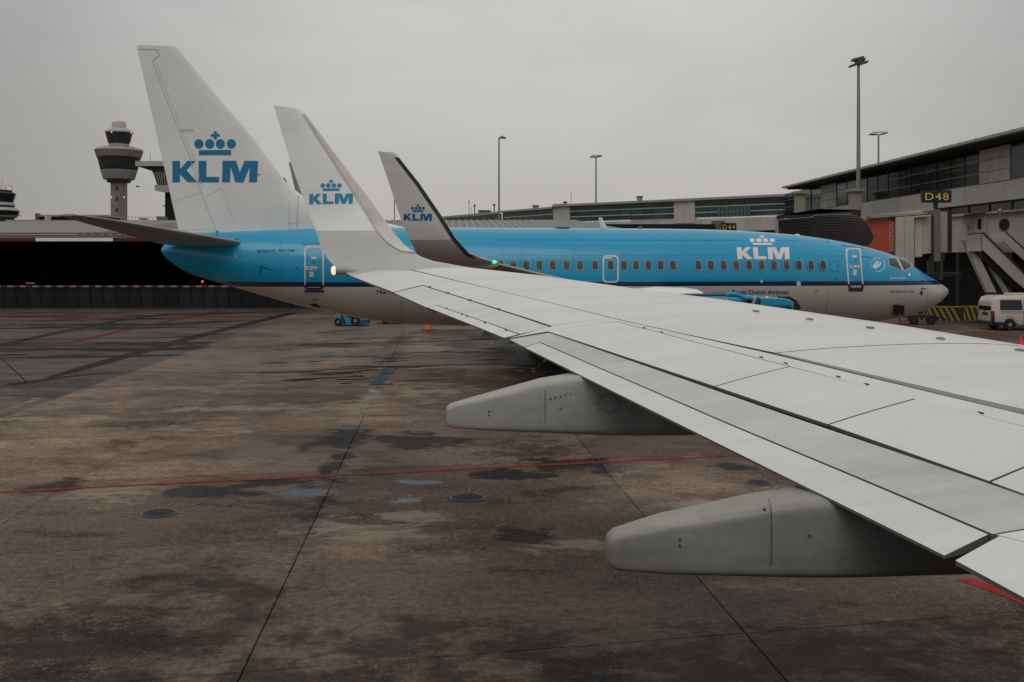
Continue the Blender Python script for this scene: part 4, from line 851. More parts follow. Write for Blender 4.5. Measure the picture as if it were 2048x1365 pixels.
# ------------------------------------------------------------------ terminal piers
def facade(dirx):
    pass
PX0, PXK = 38.0, -.03                              # the near pier: x = 38 - .03 y
def FPX(px, py, inset_=0):
    dx = (px - CX) / F; Y = (PX0 + inset_) / (dx - PXK); return P(px, py, Y)
def pier_pt(Y, z, dx=0): return Vector((PX0 + PXK * Y + dx, Y, z))
pier = thing('terminal_pier', 'grey terminal pier with glazed upper floor and overhanging roof, behind gate sign D48', 'building', (36, 90, 0))
def slabY(mb, y0, y1, z0, z1, d0, d1, m=0): mb.hexa([pier_pt(y0, z0, d0), pier_pt(y0, z0, d1), pier_pt(y1, z0, d1), pier_pt(y1, z0, d0)], [pier_pt(y0, z1, d0), pier_pt(y0, z1, d1), pier_pt(y1, z1, d1), pier_pt(y1, z1, d0)], m); return mb
YA, YB = 48, 127
slabY(MB(), YA, 119, 12.60, 12.80, -2.2, 14).build('roof', M['roofl'], pier)
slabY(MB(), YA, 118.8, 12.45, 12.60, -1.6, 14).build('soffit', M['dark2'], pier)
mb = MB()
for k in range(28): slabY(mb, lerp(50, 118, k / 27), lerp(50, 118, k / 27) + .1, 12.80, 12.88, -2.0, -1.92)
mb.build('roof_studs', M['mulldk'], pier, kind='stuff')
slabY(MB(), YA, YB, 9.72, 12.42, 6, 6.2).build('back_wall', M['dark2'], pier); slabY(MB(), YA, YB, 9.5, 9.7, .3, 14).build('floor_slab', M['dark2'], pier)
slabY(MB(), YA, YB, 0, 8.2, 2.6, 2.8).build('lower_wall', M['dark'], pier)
n = 13
for k in range(n):
    y0, y1 = lerp(YA, YB, k / n), lerp(YA, YB, (k + 1) / n); slabY(MB(), y0 + .015, y1 - .015, 8.32, 9.72, -.05, .35).build('fascia_panel', M['fascia'], pier)
def ypx(px): return PX0 / ((px - CX) / F - PXK)
def block(xa, xb, cols, rows, m):
    for i in range(cols):
        for j in range(rows):
            y0, y1 = ypx(xb), ypx(xa); slabY(MB(), lerp(y0, y1, i / cols) + .02, lerp(y0, y1, (i + 1) / cols) - .02, lerp(9.76, 12.36, j / rows) + .02, lerp(9.76, 12.36, (j + 1) / rows) - .02, -.06, .25).build('wall_panel', m, pier)
block(1960, 2021, 3, 3, M['panel']); block(1642, 1673, 2, 3, M['panel'])
M['clear'] = mat('pier_glass', (.012, .02, .02), .08, var=.2)
t = M['clear'].node_tree; mx = nd(t, 'ShaderNodeMixShader'); tr = nd(t, 'ShaderNodeBsdfTransparent'); tr.inputs[0].default_value = (.5, .56, .54, 1); mx.inputs[0].default_value = .5
t.links.new(t.nodes['Principled BSDF'].outputs[0], mx.inputs[1]); t.links.new(tr.outputs[0], mx.inputs[2]); t.links.new(mx.outputs[0], t.nodes['Material Output'].inputs[0])
def glazing(xa, xb, cols, m, rows=(9.76, 10.6, 11.5, 12.4)):
    for i in range(cols):
        y0, y1 = lerp(ypx(xb), ypx(xa), i / cols), lerp(ypx(xb), ypx(xa), (i + 1) / cols)
        wfr = slabY(MB(), y0 - .03, y0 + .03, 9.74, 12.41, -.02, .12).build('window', M['mulldk'], pier)
        for a, b in zip(rows, rows[1:]): slabY(MB(), y0 + .04, y1 - .04, a + .03, b - .03, .03, .07).build('pane', m, wfr)
        for a in rows[:-1]: slabY(MB(), y0 + .031, y1 - .031, a - .025, a + .025, -.01, .1).build('rail', M['mull'], wfr)
glazing(1735, 1960, 9, M['clear']); glazing(1568, 1642, 4, M['clear']); glazing(2022, 2140, 3, M['dglass']); glazing(1674, 1734, 3, M['dglass'])
for px0, px1, z in ((1770, 1782, 12.0), (1790, 1812, 12.05), (1822, 1850, 12.0), (1858, 1890, 12.05), (1896, 1948, 12.0), (1900, 1950, 11.0), (1838, 1860, 11.6), (1744, 1752, 11.9)):
    slabY(MB(), ypx(px1), ypx(px0), z, z + .09, 2.2, 2.6).build('ceiling_lamp', M['ylamp'], pier)
for px, z1 in ((1737, 11.9), (1752, 10.9), (1768, 10.6), (1780, 10.5)): slabY(MB(), ypx(px) - .09, ypx(px) + .09, 9.75, z1, .5, .62).build('notice_board', mat('ochre_board', (.35, .13, .05), .6), pier)
for k in range(22):                                # lower storey windows
    y0 = 56 + k * 3.2; wfr = slabY(MB(), y0, y0 + .14, 5.6, 8.3, .3, .5).build('window', M['mulldk'], pier); slabY(MB(), y0 + .16, y0 + 3.18, 5.7, 8.2, .38, .42).build('pane', M['dglass'], wfr)
for k in range(9): slabY(MB(), 56 + k * 8, 56.5 + k * 8, 0, 5.4, .3, .8).build('pier_column', M['dark2'], pier)
slabY(MB(), YA, YB, 5.2, 5.6, -.1, 2).build('floor_band', M['dark2'], pier)
# beige towers carrying the masts
def stack(px, y0, y1, wpx, Y, lab, cap=True):
    a, b = P(px - wpx / 2, y1, Y), P(px + wpx / 2, y0, Y); th = thing('vent_stack', lab, 'vent stack', (a.x, Y, 0), 'beige stacks beside the pier')
    MB().box((a.x, Y, 0), (b.x, Y + .9, b.z - .25)).build('shaft', M['beige'], th); MB().box((a.x - .25, Y - .25, b.z - .25), (b.x + .25, Y + 1.1, b.z)).build('cap', M['beige'], th)
stack(1714, 378, 430, 20, 92, 'beige square stack carrying the tallest floodlight mast'); stack(1602, 383, 430, 18, 105, 'beige square stack left of the tallest mast, at the dark end of the roof')
# far glass pier
Q = [Vector((38.5, 129.1, 0)), Vector((6.8, 156, 0)), Vector((-13.6, 188, 0)), Vector((-34, 225, 0))]
far = thing('glass_pier', 'long low pier with teal glass bands behind the parked airliner', 'building', (7, 156, 0))
def far_at(px):                                    # where the view ray meets the wall
    dx = (px - CX) / F
    for A_, B_ in zip(Q, Q[1:]):
        d = B_ - A_; den = d.x - dx * d.y
        s = (dx * A_.y - A_.x) / den
        if -.001 <= s <= 1.001: return A_ + d * s, Vector((-d.y, d.x, 0)).normalized() * (1 if True else 1)
    return Q[-1], Vector((0, -1, 0))
def farbox(px0, px1, z0, z1, depth, m, name, parent=far, out=0.0, gap=0):
    a, n = far_at(px0 + gap); b, n2 = far_at(px1 - gap); nn = n if n.y < 0 else -n; a, b = a + nn * out, b + nn * out
    lo = [a, b, b - nn * depth, a - nn * depth]; return MB().hexa([Vector((p.x, p.y, z0)) for p in lo], [Vector((p.x, p.y, z1)) for p in lo]).build(name, m, parent)
edges = [-1] 
pa = [700, 740, 780, 820, 858, 895, 930, 965, 1000]
for x0, x1 in zip(pa, pa[1:]):
    f = farbox(x0, x1, 9.9, 12.0, .3, M['mulldk'], 'window'); farbox(x0, x1, 9.95, 11.9, .1, M['tglass'], 'pane', f, .08, .3)
farbox(700, 1000, 12.0, 12.4, 9, M['roofl'], 'roof', out=.5); farbox(700, 1003, 8, 9.9, .5, M['fascia'], 'fascia', out=.05)
runs = [([1005, 1025, 1047, 1068, 1090, 1108], (10.2, 11.3, 12.1)), ([1141, 1165, 1190, 1215, 1242, 1262], (10.0, 10.75, 11.6, 12.35)), ([1263, 1286, 1308, 1330, 1349], (9.9, 10.7, 11.6, 12.4)), ([1391, 1416, 1441, 1466, 1490, 1513, 1535, 1557, 1580, 1600], (10.0, 10.7, 11.5, 12.4))]
for xs_, zs_ in runs:
    for x0, x1 in zip(xs_, xs_[1:]):
        f = farbox(x0, x1, zs_[0], zs_[-1], .25, M['mulldk'], 'window')
        for z0, z1 in zip(zs_, zs_[1:]): farbox(x0, x1, z0 + .04, z1 - .04, .1, M['tglass'], 'pane', f, .06, .25)
        for z0 in zs_[:-1]: farbox(x0, x1, z0 - .06, z0 + .06, .1, M['fascia'], 'rail', f, .14)
for x0, x1 in ((1108, 1141), (1349, 1372), (1372, 1391)): farbox(x0, x1, 9.3, 12.5, .6, M['fascia'], 'wall_panel', out=.2, gap=.2)
farbox(1003, 1110, 12.15, 12.45, 9, M['roofl'], 'roof', out=.5); farbox(1110, 1600, 12.42, 12.75, 9, M['roofl'], 'roof', out=.6)
for k in range(16): farbox(1115 + k * 29, 1115 + (k + 1) * 29, 8.1, 9.85, .5, M['fascia'], 'fascia_panel', out=.1, gap=.2)
farbox(1003, 1600, 0, 8.1, .4, M['dark2'], 'lower_wall', out=-.6)
farbox(1425, 1450, 8.2, 9.5, .5, M['bridged'], 'louvre', out=.3)
for k in range(9): farbox(1436 + k * 7.5, 1442 + k * 7.5, 10.05, 11.4, .1, mat('lit_pane', (.07, .13, .12), .3) if k == 0 else bpy.data.materials['lit_pane'], 'bright_pane', out=.18)
def roofbox(x0, x1, y0, y1, Y, lab, name='roof_unit', m='mull', cat='roof unit'):
    a, b = P(x0, y1, Y), P(x1, y0, Y); th = thing(name, lab, cat, (a.x, Y, a.z), 'units on the pier roofs'); MB().box((a.x, Y, a.z - .3), (b.x, Y + 2, b.z)).build('housing', M[m], th); MB().box((a.x - .15, Y - .15, b.z), (b.x + .15, Y + 2.15, b.z + .12)).build('lid', M[m], th)
roofbox(1277, 1285, 394, 404, 150, 'small square chimney with a cap on the glass pier roof', 'roof_chimney'); roofbox(1066, 1077, 412, 417, 165, 'low grey unit on the roof left of the pale panel'); roofbox(957, 981, 422, 427, 178, 'wide low unit on the far left end of the pier roof', m='bridged')
roofbox(1110, 1155, 409.5, 414, 160, 'long pale plant box above the pale wall panel', m='fascia'); roofbox(1129, 1133, 405, 410, 160, 'little dark vent on the pale plant box', m='lamp')
def mast(px, y0, y1, Y, r, lab, name='mast', m='pole', cat='mast'):
    a, b = P(px, y1, Y), P(px, y0, Y); th = thing(name, lab, cat, (a.x, Y, 0)); MB().tube([Vector((a.x, Y, 0)), b], [r, r * .7], 8).build('shaft', M[m], th); MB().lathe(b, [(r * 1.5, -.3), (r * 1.5, 0), (.01, .1)], 8).build('tip', M[m], th)
mast(938, 402, 430, 190, .08, 'thin antenna mast left of the two dark pipes'); mast(949.3, 410, 428, 185, .14, 'dark pipe on the pier roof, left of the pair', 'flue_pipe', 'lamp', 'flue pipe'); mast(988.4, 409, 426, 178, .14, 'dark pipe on the pier roof, right of the pair beside a lamp post', 'flue_pipe', 'lamp', 'flue pipe'); mast(1142, 386, 412, 165, .05, 'hair-thin antenna above the pale wall panel'); mast(942.5, 416, 430, 188, .05, 'short thin rod between antenna mast and pipe')
def floodlight(px, y0, Y, r, heads, lab, base=0.0):
    b = P(px, y0, Y); th = thing('floodlight_mast', lab, 'floodlight', (b.x, Y, base), 'apron floodlights')
    MB().tube([Vector((b.x, Y, base)), b], [r, r * .62], 10).build('pole', M['pole'], th, smooth=True)
    for dx, dz, wd, tl in heads:
        c = b + Vector((dx, 0, dz)); MB().loft([[c + Vector((x * wd, y, z + x * wd * tl)) for y, z in ((-.35, -.10), (.35, -.10), (.35, .10), (-.35, .10))] for x in (-1, -.6, .8, 1)]).build('lamp_head', M['lamp'], th)
    MB().box(tuple(b + Vector((min(h[0] for h in heads) - .2, -.08, .18))), tuple(b + Vector((max(h[0] for h in heads) + .2, .08, .3)))).build('cross_arm', M['pole'], th)
floodlight(1717, 128, 92.4, .2, [(-.35, -.1, .45, .35), (.15, .3, .4, .3), (.4, .05, .4, .3), (-.1, .45, .5, .25)], 'tallest floodlight mast, standing on the beige stack by the pier roof', 10.5)
floodlight(1757, 268, 150, .2, [(-.8, -.1, .5, 0), (.8, 0, .5, .25)], 'floodlight mast rising behind the pier roof at right')
floodlight(998, 276, 151, .19, [(.55, 0, .5, -.1)], 'thin floodlight mast with one head, in the middle over the fuselage')
floodlight(1192, 314, 178, .2, [(-.55, -.05, .5, 0), (.6, .05, .5, .2)], 'floodlight mast with two heads, above the glass pier')
floodlight(789, 340, 200, .14, [(.3, 0, .4, 0)], 'distant mast whose foot shows left of the smaller winglet')

# gate signs
def gate_sign(px0, py0, px1, py1, Y, text, lab, post=None):
    a, b = P(px0, py1, Y), P(px1, py0, Y); th = thing('gate_sign', lab, 'gate sign', (a.x, Y, a.z), 'illuminated gate number signs')
    MB().box((a.x, Y, a.z), (b.x, Y + .25, b.z)).build('board', M['signb'], th)
    fn = lambda x, y: P(x, y, Y) * 1.0 + Vector((0, -.012, 0))
    lettering('lettering', text, px0 + (px1 - px0) * .1, py1 - (py1 - py0) * .2, (px1 - px0) * .8, (py1 - py0) * .62, fn, M['signy'], th, step=60, bold=-.004, sp=1.15)
    if post: c = P(post[0], post[1], Y); MB().box((c.x - .1, Y + .05, P(0, post[2], Y).z), (c.x + .1, Y + .2, a.z)).build('post', M['signb'], th)
gate_sign(1845, 381, 1903, 405.5, 56, 'D48', 'black gate sign reading D48 in yellow', (1873, 405, 425)); gate_sign(1442.5, 446.5, 1473, 462, 128, 'D44', 'black gate sign reading D44, half hidden behind the fuselage')

# ------------------------------------------------------------------ jet bridge and stairs
jb = thing('jet_bridge', 'boarding bridge with dark ribbed hood and red banner at the nose door', 'boarding bridge', (20, 50, 0))
pl = [P(1553, 432, 49), P(1640, 418, 47.5), P(1722, 420.5, 47.5), P(1722, 430, 47.5), P(1640, 428.5, 47.5), P(1553, 440, 49)]
MB().extrude(pl, (1.1, 3.5, 0)).build('hood_roof', M['dark2'], jb)
rows = []
NR = 40
for j in range(NR + 1):
    y = lerp(429, 492, j / NR); z = .045 * (1 if j % 2 else -1); xr = tab([(429, 1703), (436, 1722), (446, 1734), (460, 1742), (475, 1748), (484, 1744), (492, 1737)], y); xl = 1556 + (y - 429) * .05
    row = []
    for i in range(15):
        t_ = i / 14; x = lerp(xl, xr, t_); Yd = 47.6 - 1.3 * math.sin(math.pi * min(1, t_ * .62 + .12)) - z * .9; yy = y + (3 - 4.5 * t_) * (1 - (j / NR)) + (7.5 * (1 - t_) if t_ < .45 else 0) * (1 - j / NR)
        row.append(P(x, yy, Yd))
    row.append(row[-1] + Vector((.25, 1.2, 0))); row.append(row[-1] + Vector((-.1, 2.2, 0))); rows.append(row)
MB().loft(rows, caps=False, closed=False).build('ribbed_hood', M['bellow'], jb)
MB().extrude([P(1552, 440, 48.6), P(1582, 436, 48.6), P(1584, 482, 48.6), P(1552, 482, 48.6)], (0, .15, 0)).build('hood_side', M['panel'], jb)
def wallq(px, Y0, Y1, m, name, depth=2.6, parent=jb, t=None):
    x0, x1 = px[0][0], px[1][0]; q = [P(x, y, lerp(Y0, Y1, (x - x0) / (x1 - x0)) if x1 != x0 else Y0) for x, y in px]
    return MB().extrude(q, (0, depth, 0)).build(name, m, parent)
wallq([(1722, 433), (1868, 417), (1868, 515), (1722, 520)], 50.2, 52.6, M['bridge'], 'tunnel')
wallq([(1725, 441.5), (1788, 438), (1790, 505), (1725, 508)], 50.1, 51.1, M['banner'], 'banner', .06)
bn = [circ(1781.5, 447 + k * 7.5, 4.2 - (k % 2) * 1.4, 10, 3.4) for k in range(8)] + [line((1775.5, 444), (1775.5, 504), .8), line((1787, 444), (1787, 504), .8)]
for k in range(8):
    c = circ(1781.5, 447 + k * 7.5, 4.6 - (k % 2) * 1.2, 12, 3.6); c2 = circ(1781.5, 447 + k * 7.5, 3.3 - (k % 2) * 1.2, 12, 2.4); ring('ornament', c, c2, lambda x, y: P(x, y, 50.95), M['bannerw'], bpy.data.objects['banner'])
decal('ornament_line', bn[-2:], lambda x, y: P(x, y, 50.96), M['bannerw'], bpy.data.objects['banner'], 80)
for x0, x1, y0, y1, Y in ((1791, 1808, 434.5, 542, 50.9), (1808.5, 1828.5, 433, 545, 51.0), (1830, 1844.5, 437, 513, 51.6), (1845, 1863, 434.5, 507, 51.7)): wallq([(x0, y0), (x1, y0 - .6), (x1, y1), (x0, y1 + 1)], Y, Y, M['bridge'], 'tunnel_panel', .4)
wallq([(1829, 432), (1862, 429.5), (1862, 433), (1829, 436)], 51.3, 51.3, M['concl'], 'awning', .8)
wallq([(1741, 431), (1868, 423.5), (1868, 427.5), (1741, 437)], 49.9, 52.3, M['beige'], 'cable_tray', .5)
wallq([(1797, 424), (1871, 422), (1871, 426), (1797, 430)], 52.2, 52.2, M['bridged'], 'roof_beam', 1)
for x0, x1, y0 in ((1798, 1804, 424), (1845, 1856, 416), (1812, 1816, 422)): wallq([(x0, y0), (x1, y0), (x1, 428), (x0, 428)], 52.3, 52.3, M['beige'], 'roof_box', .5)
wallq([(1864, 430), (1868.5, 429), (1868.5, 512), (1864, 512)], 51.6, 51.6, M['ink'], 'tunnel_joint', .6)
wallq([(1868.5, 420), (1881, 419), (1881, 523), (1868.5, 523)], 51.4, 51.4, M['bridged'], 'drive_column', .9)
for k in range(5): wallq([(1881.5 + k * 4.6, 424), (1885.5 + k * 4.6, 424), (1885.5 + k * 4.6, 505), (1881.5 + k * 4.6, 505)], 52.6, 52.6, M['panel'] if k < 3 else M['dark2'], 'bellow_fold', 1.2)
wallq([(1830, 513), (1890, 506), (1890, 520), (1830, 522)], 52.2, 52.2, M['dark2'], 'undercarriage', 1.6)
wallq([(1862, 520), (1869, 520), (1869, 640), (1862, 640)], 66, 66, M['dark2'], 'support_leg', .7); wallq([(1880, 505), (1886, 505), (1886, 560), (1880, 560)], 53, 53, M['dmetal'], 'support_leg', .5)
wallq([(1846, 548), (1922, 545), (1922, 552), (1846, 555)], 55, 55, M['dark2'], 'support_beam', .6)
KB = 1.2
_P = P
def P(px, py, Y): return _P(px, py, Y * KB)
cb = thing('stair_cabin', 'beige bridge rotunda cabin with round window and outside stairs at right edge', 'cabin', (31, 65, 0))
wq = lambda px, Y0, Y1, m, name, d=.3, parent=cb: wallq(px, Y0, Y1, m, name, d, parent)
wq([(1913, 429), (1975, 425), (1975, 505), (1913, 505)], 54, 54, M['bridge'], 'wall', 3); wq([(1975.5, 424), (2090, 415), (2090, 505), (1975.5, 505)], 54.1, 54.1, M['bridge'], 'wall', 3)
MB().extrude([P(1908, 431, 53.8), P(1975, 424.5, 53.8), P(2090, 415, 53.8), P(2090, 418, 53.8), P(1975, 428, 53.8), P(1908, 434, 53.8)], (0, 3.3, 0)).build('roof', M['beige'], cb)
wq([(1948, 436), (1972, 434.5), (1972, 469), (1948, 470)], 53.95, 53.95, M['fascia'], 'door', .05); wq([(1956.5, 439), (1962.5, 438.5), (1962.5, 459), (1956.5, 459.5)], 53.9, 53.9, M['black'], 'door_window', .04); wq([(1936, 450), (1940, 450), (1940, 460), (1936, 460)], 53.9, 53.9, M['yellow'], 'notice', .04)
MB().extrude([P(x, y, 53.95) for x, y in circ(2009.5, 448.5, 9.6, 28, 11)], (0, .08, 0)).build('round_window', M['black'], cb)
MB().extrude([P(1941, 427.5, 53), P(1985, 422, 53), P(1983, 424, 53), P(1941, 430, 53)], (0, 1, 0)).build('awning', M['dmetal'], cb)
lp = P(2000, 421, 53.7); MB().lathe(lp, [(.02, -.35), (.04, -.1), (.1, -.05), (.1, .05), (.03, .1)], 12).build('wall_lamp', M['concl'], cb, smooth=True)
stc = thing('boarding_stairs', 'grey outdoor stairs with solid parapets descending past the round window', 'stairs', (31, 63, 0))
wq2 = lambda px, Y, m, name, d=.12: MB().extrude([P(x, y, Y) for x, y in px], (0, d, 0)).build(name, m, stc)
wq2([(1935, 470), (1965, 467), (1965, 503), (1935, 503)], 52.6, M['panel'], 'landing_parapet'); wq2([(1966, 465), (1971, 466), (2049, 545), (2100, 596), (2100, 620), (2030, 562), (1966, 500)], 52.4, M['bridge'], 'parapet')
wq2([(1978, 468), (2011, 464.5), (2060, 510), (2060, 532), (2008, 484), (1978, 486)], 53.4, M['bridge'], 'parapet'); 
for a, b in (((1966, 465), (2100, 596)), ((2011, 464.5), (2060, 509)), ((1935, 469.5), (1966, 466.5))): MB().tube([P(*a, 52.35), P(*b, 52.35)], .05, 8).build('handrail', M['dmetal'], stc)
for k in range(9):
    x = 1976 + k * 9; y = 492 + k * 9; p = P(x, y, 52.55); MB().box((p.x, 63.06, p.z - .03), (p.x + .3, 64, p.z)).build('tread', M['dmetal'], stc)
wq2([(1946, 500), (1966, 500), (2030, 562), (2100, 624), (2100, 632), (2018, 566)], 52.7, M['dark2'], 'stringer', .6)
wq2([(1927, 480), (1942, 478), (1993, 585), (1975, 585)], 52.9, M['bridge'], 'support_leg', .4); wq2([(1943, 482), (1948, 482), (2003, 587), (1994, 587)], 53.1, M['dark'], 'support_leg', .4); wq2([(1956, 499), (1968, 499), (2020, 587), (2008, 587)], 53.0, M['panel'], 'support_leg', .3)
wq2([(2028, 560), (2110, 560), (2110, 566), (2028, 566)], 52.8, M['dmetal'], 'landing', .9)
wq2([(1975, 585), (1993, 585), (2004, 645), (1988, 645)], 52.9, M['dark2'], 'support_leg', .4)

P = _P
# ------------------------------------------------------------------ the left canopy building
cn = thing('canopy_hall', 'low open hall with grey roof and deep black opening at left, behind the tail', 'building', (-15, 82, 0))
XL, XR = -75, 9.5
def eave(x): return Vector((x, 82 - .02 * x, 5.86))
MB().hexa([eave(XL) + Vector((0, 0, -.02)), eave(XR) + Vector((0, 0, -.02)), Vector((7, 112, 8.2)), Vector((XL, 116, 8.2))], [eave(XL) + Vector((0, 0, .22)), eave(XR) + Vector((0, 0, .22)), Vector((7, 112, 8.55)), Vector((XL, 116, 8.5))]).build('roof', M['roof'], cn)
MB().hexa([eave(XR) + Vector((.02, 0, 0)), Vector((24, 112, 5.9)), Vector((24, 118, 5.9)), Vector((7.02, 112, 8.2))], [eave(XR) + Vector((.02, 0, .2)), Vector((24, 112, 6.1)), Vector((24, 118, 6.1)), Vector((7.02, 112, 8.5))]).build('hip_roof', M['roof'], cn)
rib = MB()
for k in range(64):
    x = lerp(-36, XR, k / 63); a, b = eave(x) + Vector((0, 0, .22)), Vector((lerp(-36, 7, k / 63), 112.4, 8.54)); n = Vector((.05, 0, 0)); rib.hexa([a - n, a + n, b + n, b - n], [a - n + Vector((0, 0, .07)), a + n + Vector((0, 0, .07)), b + n + Vector((0, 0, .07)), b - n + Vector((0, 0, .07))])
rib.build('roof_seams', M['roofl'], cn, kind='stuff')
MB().hexa([eave(XL) + Vector((0, -.12, .30)), eave(XR) + Vector((0, -.12, .30)), eave(XR) + Vector((0, .1, .30)), eave(XL) + Vector((0, .1, .30))], [eave(XL) + Vector((0, -.12, .42)), eave(XR) + Vector((0, -.12, .42)), eave(XR) + Vector((0, .1, .42)), eave(XL) + Vector((0, .1, .42))]).build('gutter', M['bridged'], cn)
xs_ = [-75, -62, -55.5, -49, (72 - CX) / F * 82.6, (228 - CX) / F * 82.6, (380 - CX) / F * 82.3, -20, -13, -6.5, 0, 6, XR]
for i, (a, b) in enumerate(zip(xs_, xs_[1:])):
    c0, c1 = eave(a + .01), eave(b - .01)
    MB().hexa([c0 + Vector((0, -.28, -.30)), c1 + Vector((0, -.28, -.30)), c1 + Vector((0, -.13, -.30)), c0 + Vector((0, -.13, -.30))], [c0 + Vector((0, -.28, -.03)), c1 + Vector((0, -.28, -.03)), c1 + Vector((0, -.13, -.03)), c0 + Vector((0, -.13, -.03))]).build('eave_beam', M['white'] if i % 2 == 0 and i != 4 or i == 4 else mat('beam_red', (.10, .012, .012), .6) if 'beam_red' not in bpy.data.materials else bpy.data.materials['beam_red'], cn)
MB().box((XL, 112.5, 0), (23, 113, 8.1)).build('rear_wall', M['dark'], cn); MB().box((XL, 84, 0), (XL + .4, 112.4, 5.7)).build('side_wall', M['dark'], cn); MB().box((9, 84.2, 0), (9.4, 112.4, 5.7)).build('side_wall', M['dark'], cn)  # near-black walls, floor and ceiling: the hall's shade put into their colour
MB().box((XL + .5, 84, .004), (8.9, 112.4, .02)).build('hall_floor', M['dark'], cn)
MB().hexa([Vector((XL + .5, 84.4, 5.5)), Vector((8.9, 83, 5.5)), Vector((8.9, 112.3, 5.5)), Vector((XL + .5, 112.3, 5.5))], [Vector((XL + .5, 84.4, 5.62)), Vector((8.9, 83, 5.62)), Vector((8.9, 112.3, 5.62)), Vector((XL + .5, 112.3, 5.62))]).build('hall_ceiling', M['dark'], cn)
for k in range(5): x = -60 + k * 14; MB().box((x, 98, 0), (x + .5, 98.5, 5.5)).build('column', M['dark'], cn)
a = P(60, 567, 83); MB().box((a.x - .35, 83, a.z - .05), (a.x + .35, 83.3, a.z + .06)).build('sign_plate', M['mull'], cn)
a = P(405, 563.5, 81.5); MB().lathe(a, [(.02, -.08), (.085, -.05), (.085, .05), (.02, .08)], 10).build('red_lamp', M['redl'], cn)
a = P(212, 485.5, 83.5); MB().box((a.x - .3, 83.5, a.z - .03), (a.x + .3, 83.6, a.z + .03)).build('sign_plate', M['mull'], cn)
# clerestory and parapet on the hall roof
def hb(x0, x1, y0, y1, Y, d, m, name): a, b = P(x0, y1, Y), P(x1, y0, Y); return MB().box((a.x, Y, a.z), (b.x, Y + d, b.z)).build(name, m, cn)
hb(11, 90, 440, 447.5, 116, 6, M['roofl'], 'upper_roof'); 
for k in range(10): hb(14 + k * 7.5, 20.5 + k * 7.5, 448.2, 453.5, 116.2, .2, M['dglass'], 'clerestory_pane')
hb(11, 90, 447.5, 454, 116.5, 5, M['mulldk'], 'clerestory'); hb(89.5, 94, 432, 451.5, 115.5, 1, M['fascia'], 'pillar'); hb(94.5, 420, 441, 444, 118, 5, M['fascia'], 'roof_edge'); hb(94.5, 420, 444, 449.5, 118.5, 5, M['roofl'], 'parapet'); hb(75, 210, 434, 440, 135, 5, M['dark2'], 'roof_house'); hb(72, 211, 430, 433.5, 134.5, 6, M['roofl'], 'roof_house_top')
hb(70, 74, 427, 440, 134, 1, M['bridged'], 'exhaust'); hb(313, 320, 433, 441, 125, 1.5, M['bridged'], 'exhaust'); hb(321.5, 328, 433, 441, 125, 1.5, M['bridged'], 'exhaust'); hb(277, 288, 436.5, 439.5, 125, 1.5, M['mull'], 'roof_box')
mb = MB()
for k in range(18): a = P(208 + k * 7, 441, 121); mb.tube([a, a + Vector((0, 0, .45))], .025, 5)
mb.tube([P(208, 434.5, 121), P(330, 434.5, 121)], .025, 5); mb.build('roof_railing', M['mull'], cn)
# blast screen: leaning panels with striped rail
bs = thing('blast_screen', 'dark leaning panel screen with red and white rail, under the hall opening', 'screen', (-20, 80, 0))
sxs = [lerp(-60, 3.6, k / 62) for k in range(63)]
def scr(x): return 80.6 - .01 * x
pw = MB().hexa([(.04, .45, .12), (1.0, .45, .12), (1.0, .51, .12), (.04, .51, .12)], [(.04, 0, 1.72), (1.0, 0, 1.72), (1.0, .06, 1.72), (.04, .06, 1.72)])
mesh_panel = None
for i, x in enumerate(sxs):
    if mesh_panel is None: o = pw.build('screen_panel', M['screen'], bs, local=True); mesh_panel = o
    else: o = mesh_panel.copy(); COL.objects.link(o); o.parent = bs
    o.location = Vector((x, scr(x), 0)) - bs.location
po = MB().hexa([(-.035, .4, 0), (.035, .4, 0), (.035, .56, 0), (-.035, .56, 0)], [(-.035, -.03, 1.78), (.035, -.03, 1.78), (.035, .1, 1.78), (-.035, .1, 1.78)])
fo = None
for x in sxs:
    if fo is None: o = po.build('screen_post', M['post'], bs, local=True); fo = o
    else: o = fo.copy(); COL.objects.link(o); o.parent = bs
    o.location = Vector((x, scr(x), 0)) - bs.location
rw = rd = None
for i, x in enumerate(sxs):
    for half in (0, 1):
        src = rw if half else rd
        if src is None:
            src = MB().box((0, -.09, 1.79), (.5, -.02, 1.93)).build('rail_segment', mat('rail_white', (.30, .27, .23), .6, var=.4, scale=4) if half else bpy.data.materials['beam_red'], bs, local=True)
            if half: rw = src
            else: rd = src
        else: src = src.copy(); COL.objects.link(src); src.parent = bs
        src.location = Vector((x + half * .505, scr(x), 0)) - bs.location
MB().hexa([(-60, 80.9, 0), (4.6, 80.25, 0), (4.6, 81.0, 0), (-60, 81.7, 0)], [(-60, 80.9, .11), (4.6, 80.25, .11), (4.6, 81.0, .11), (-60, 81.7, .11)]).build('kerb', M['screen'], bs)

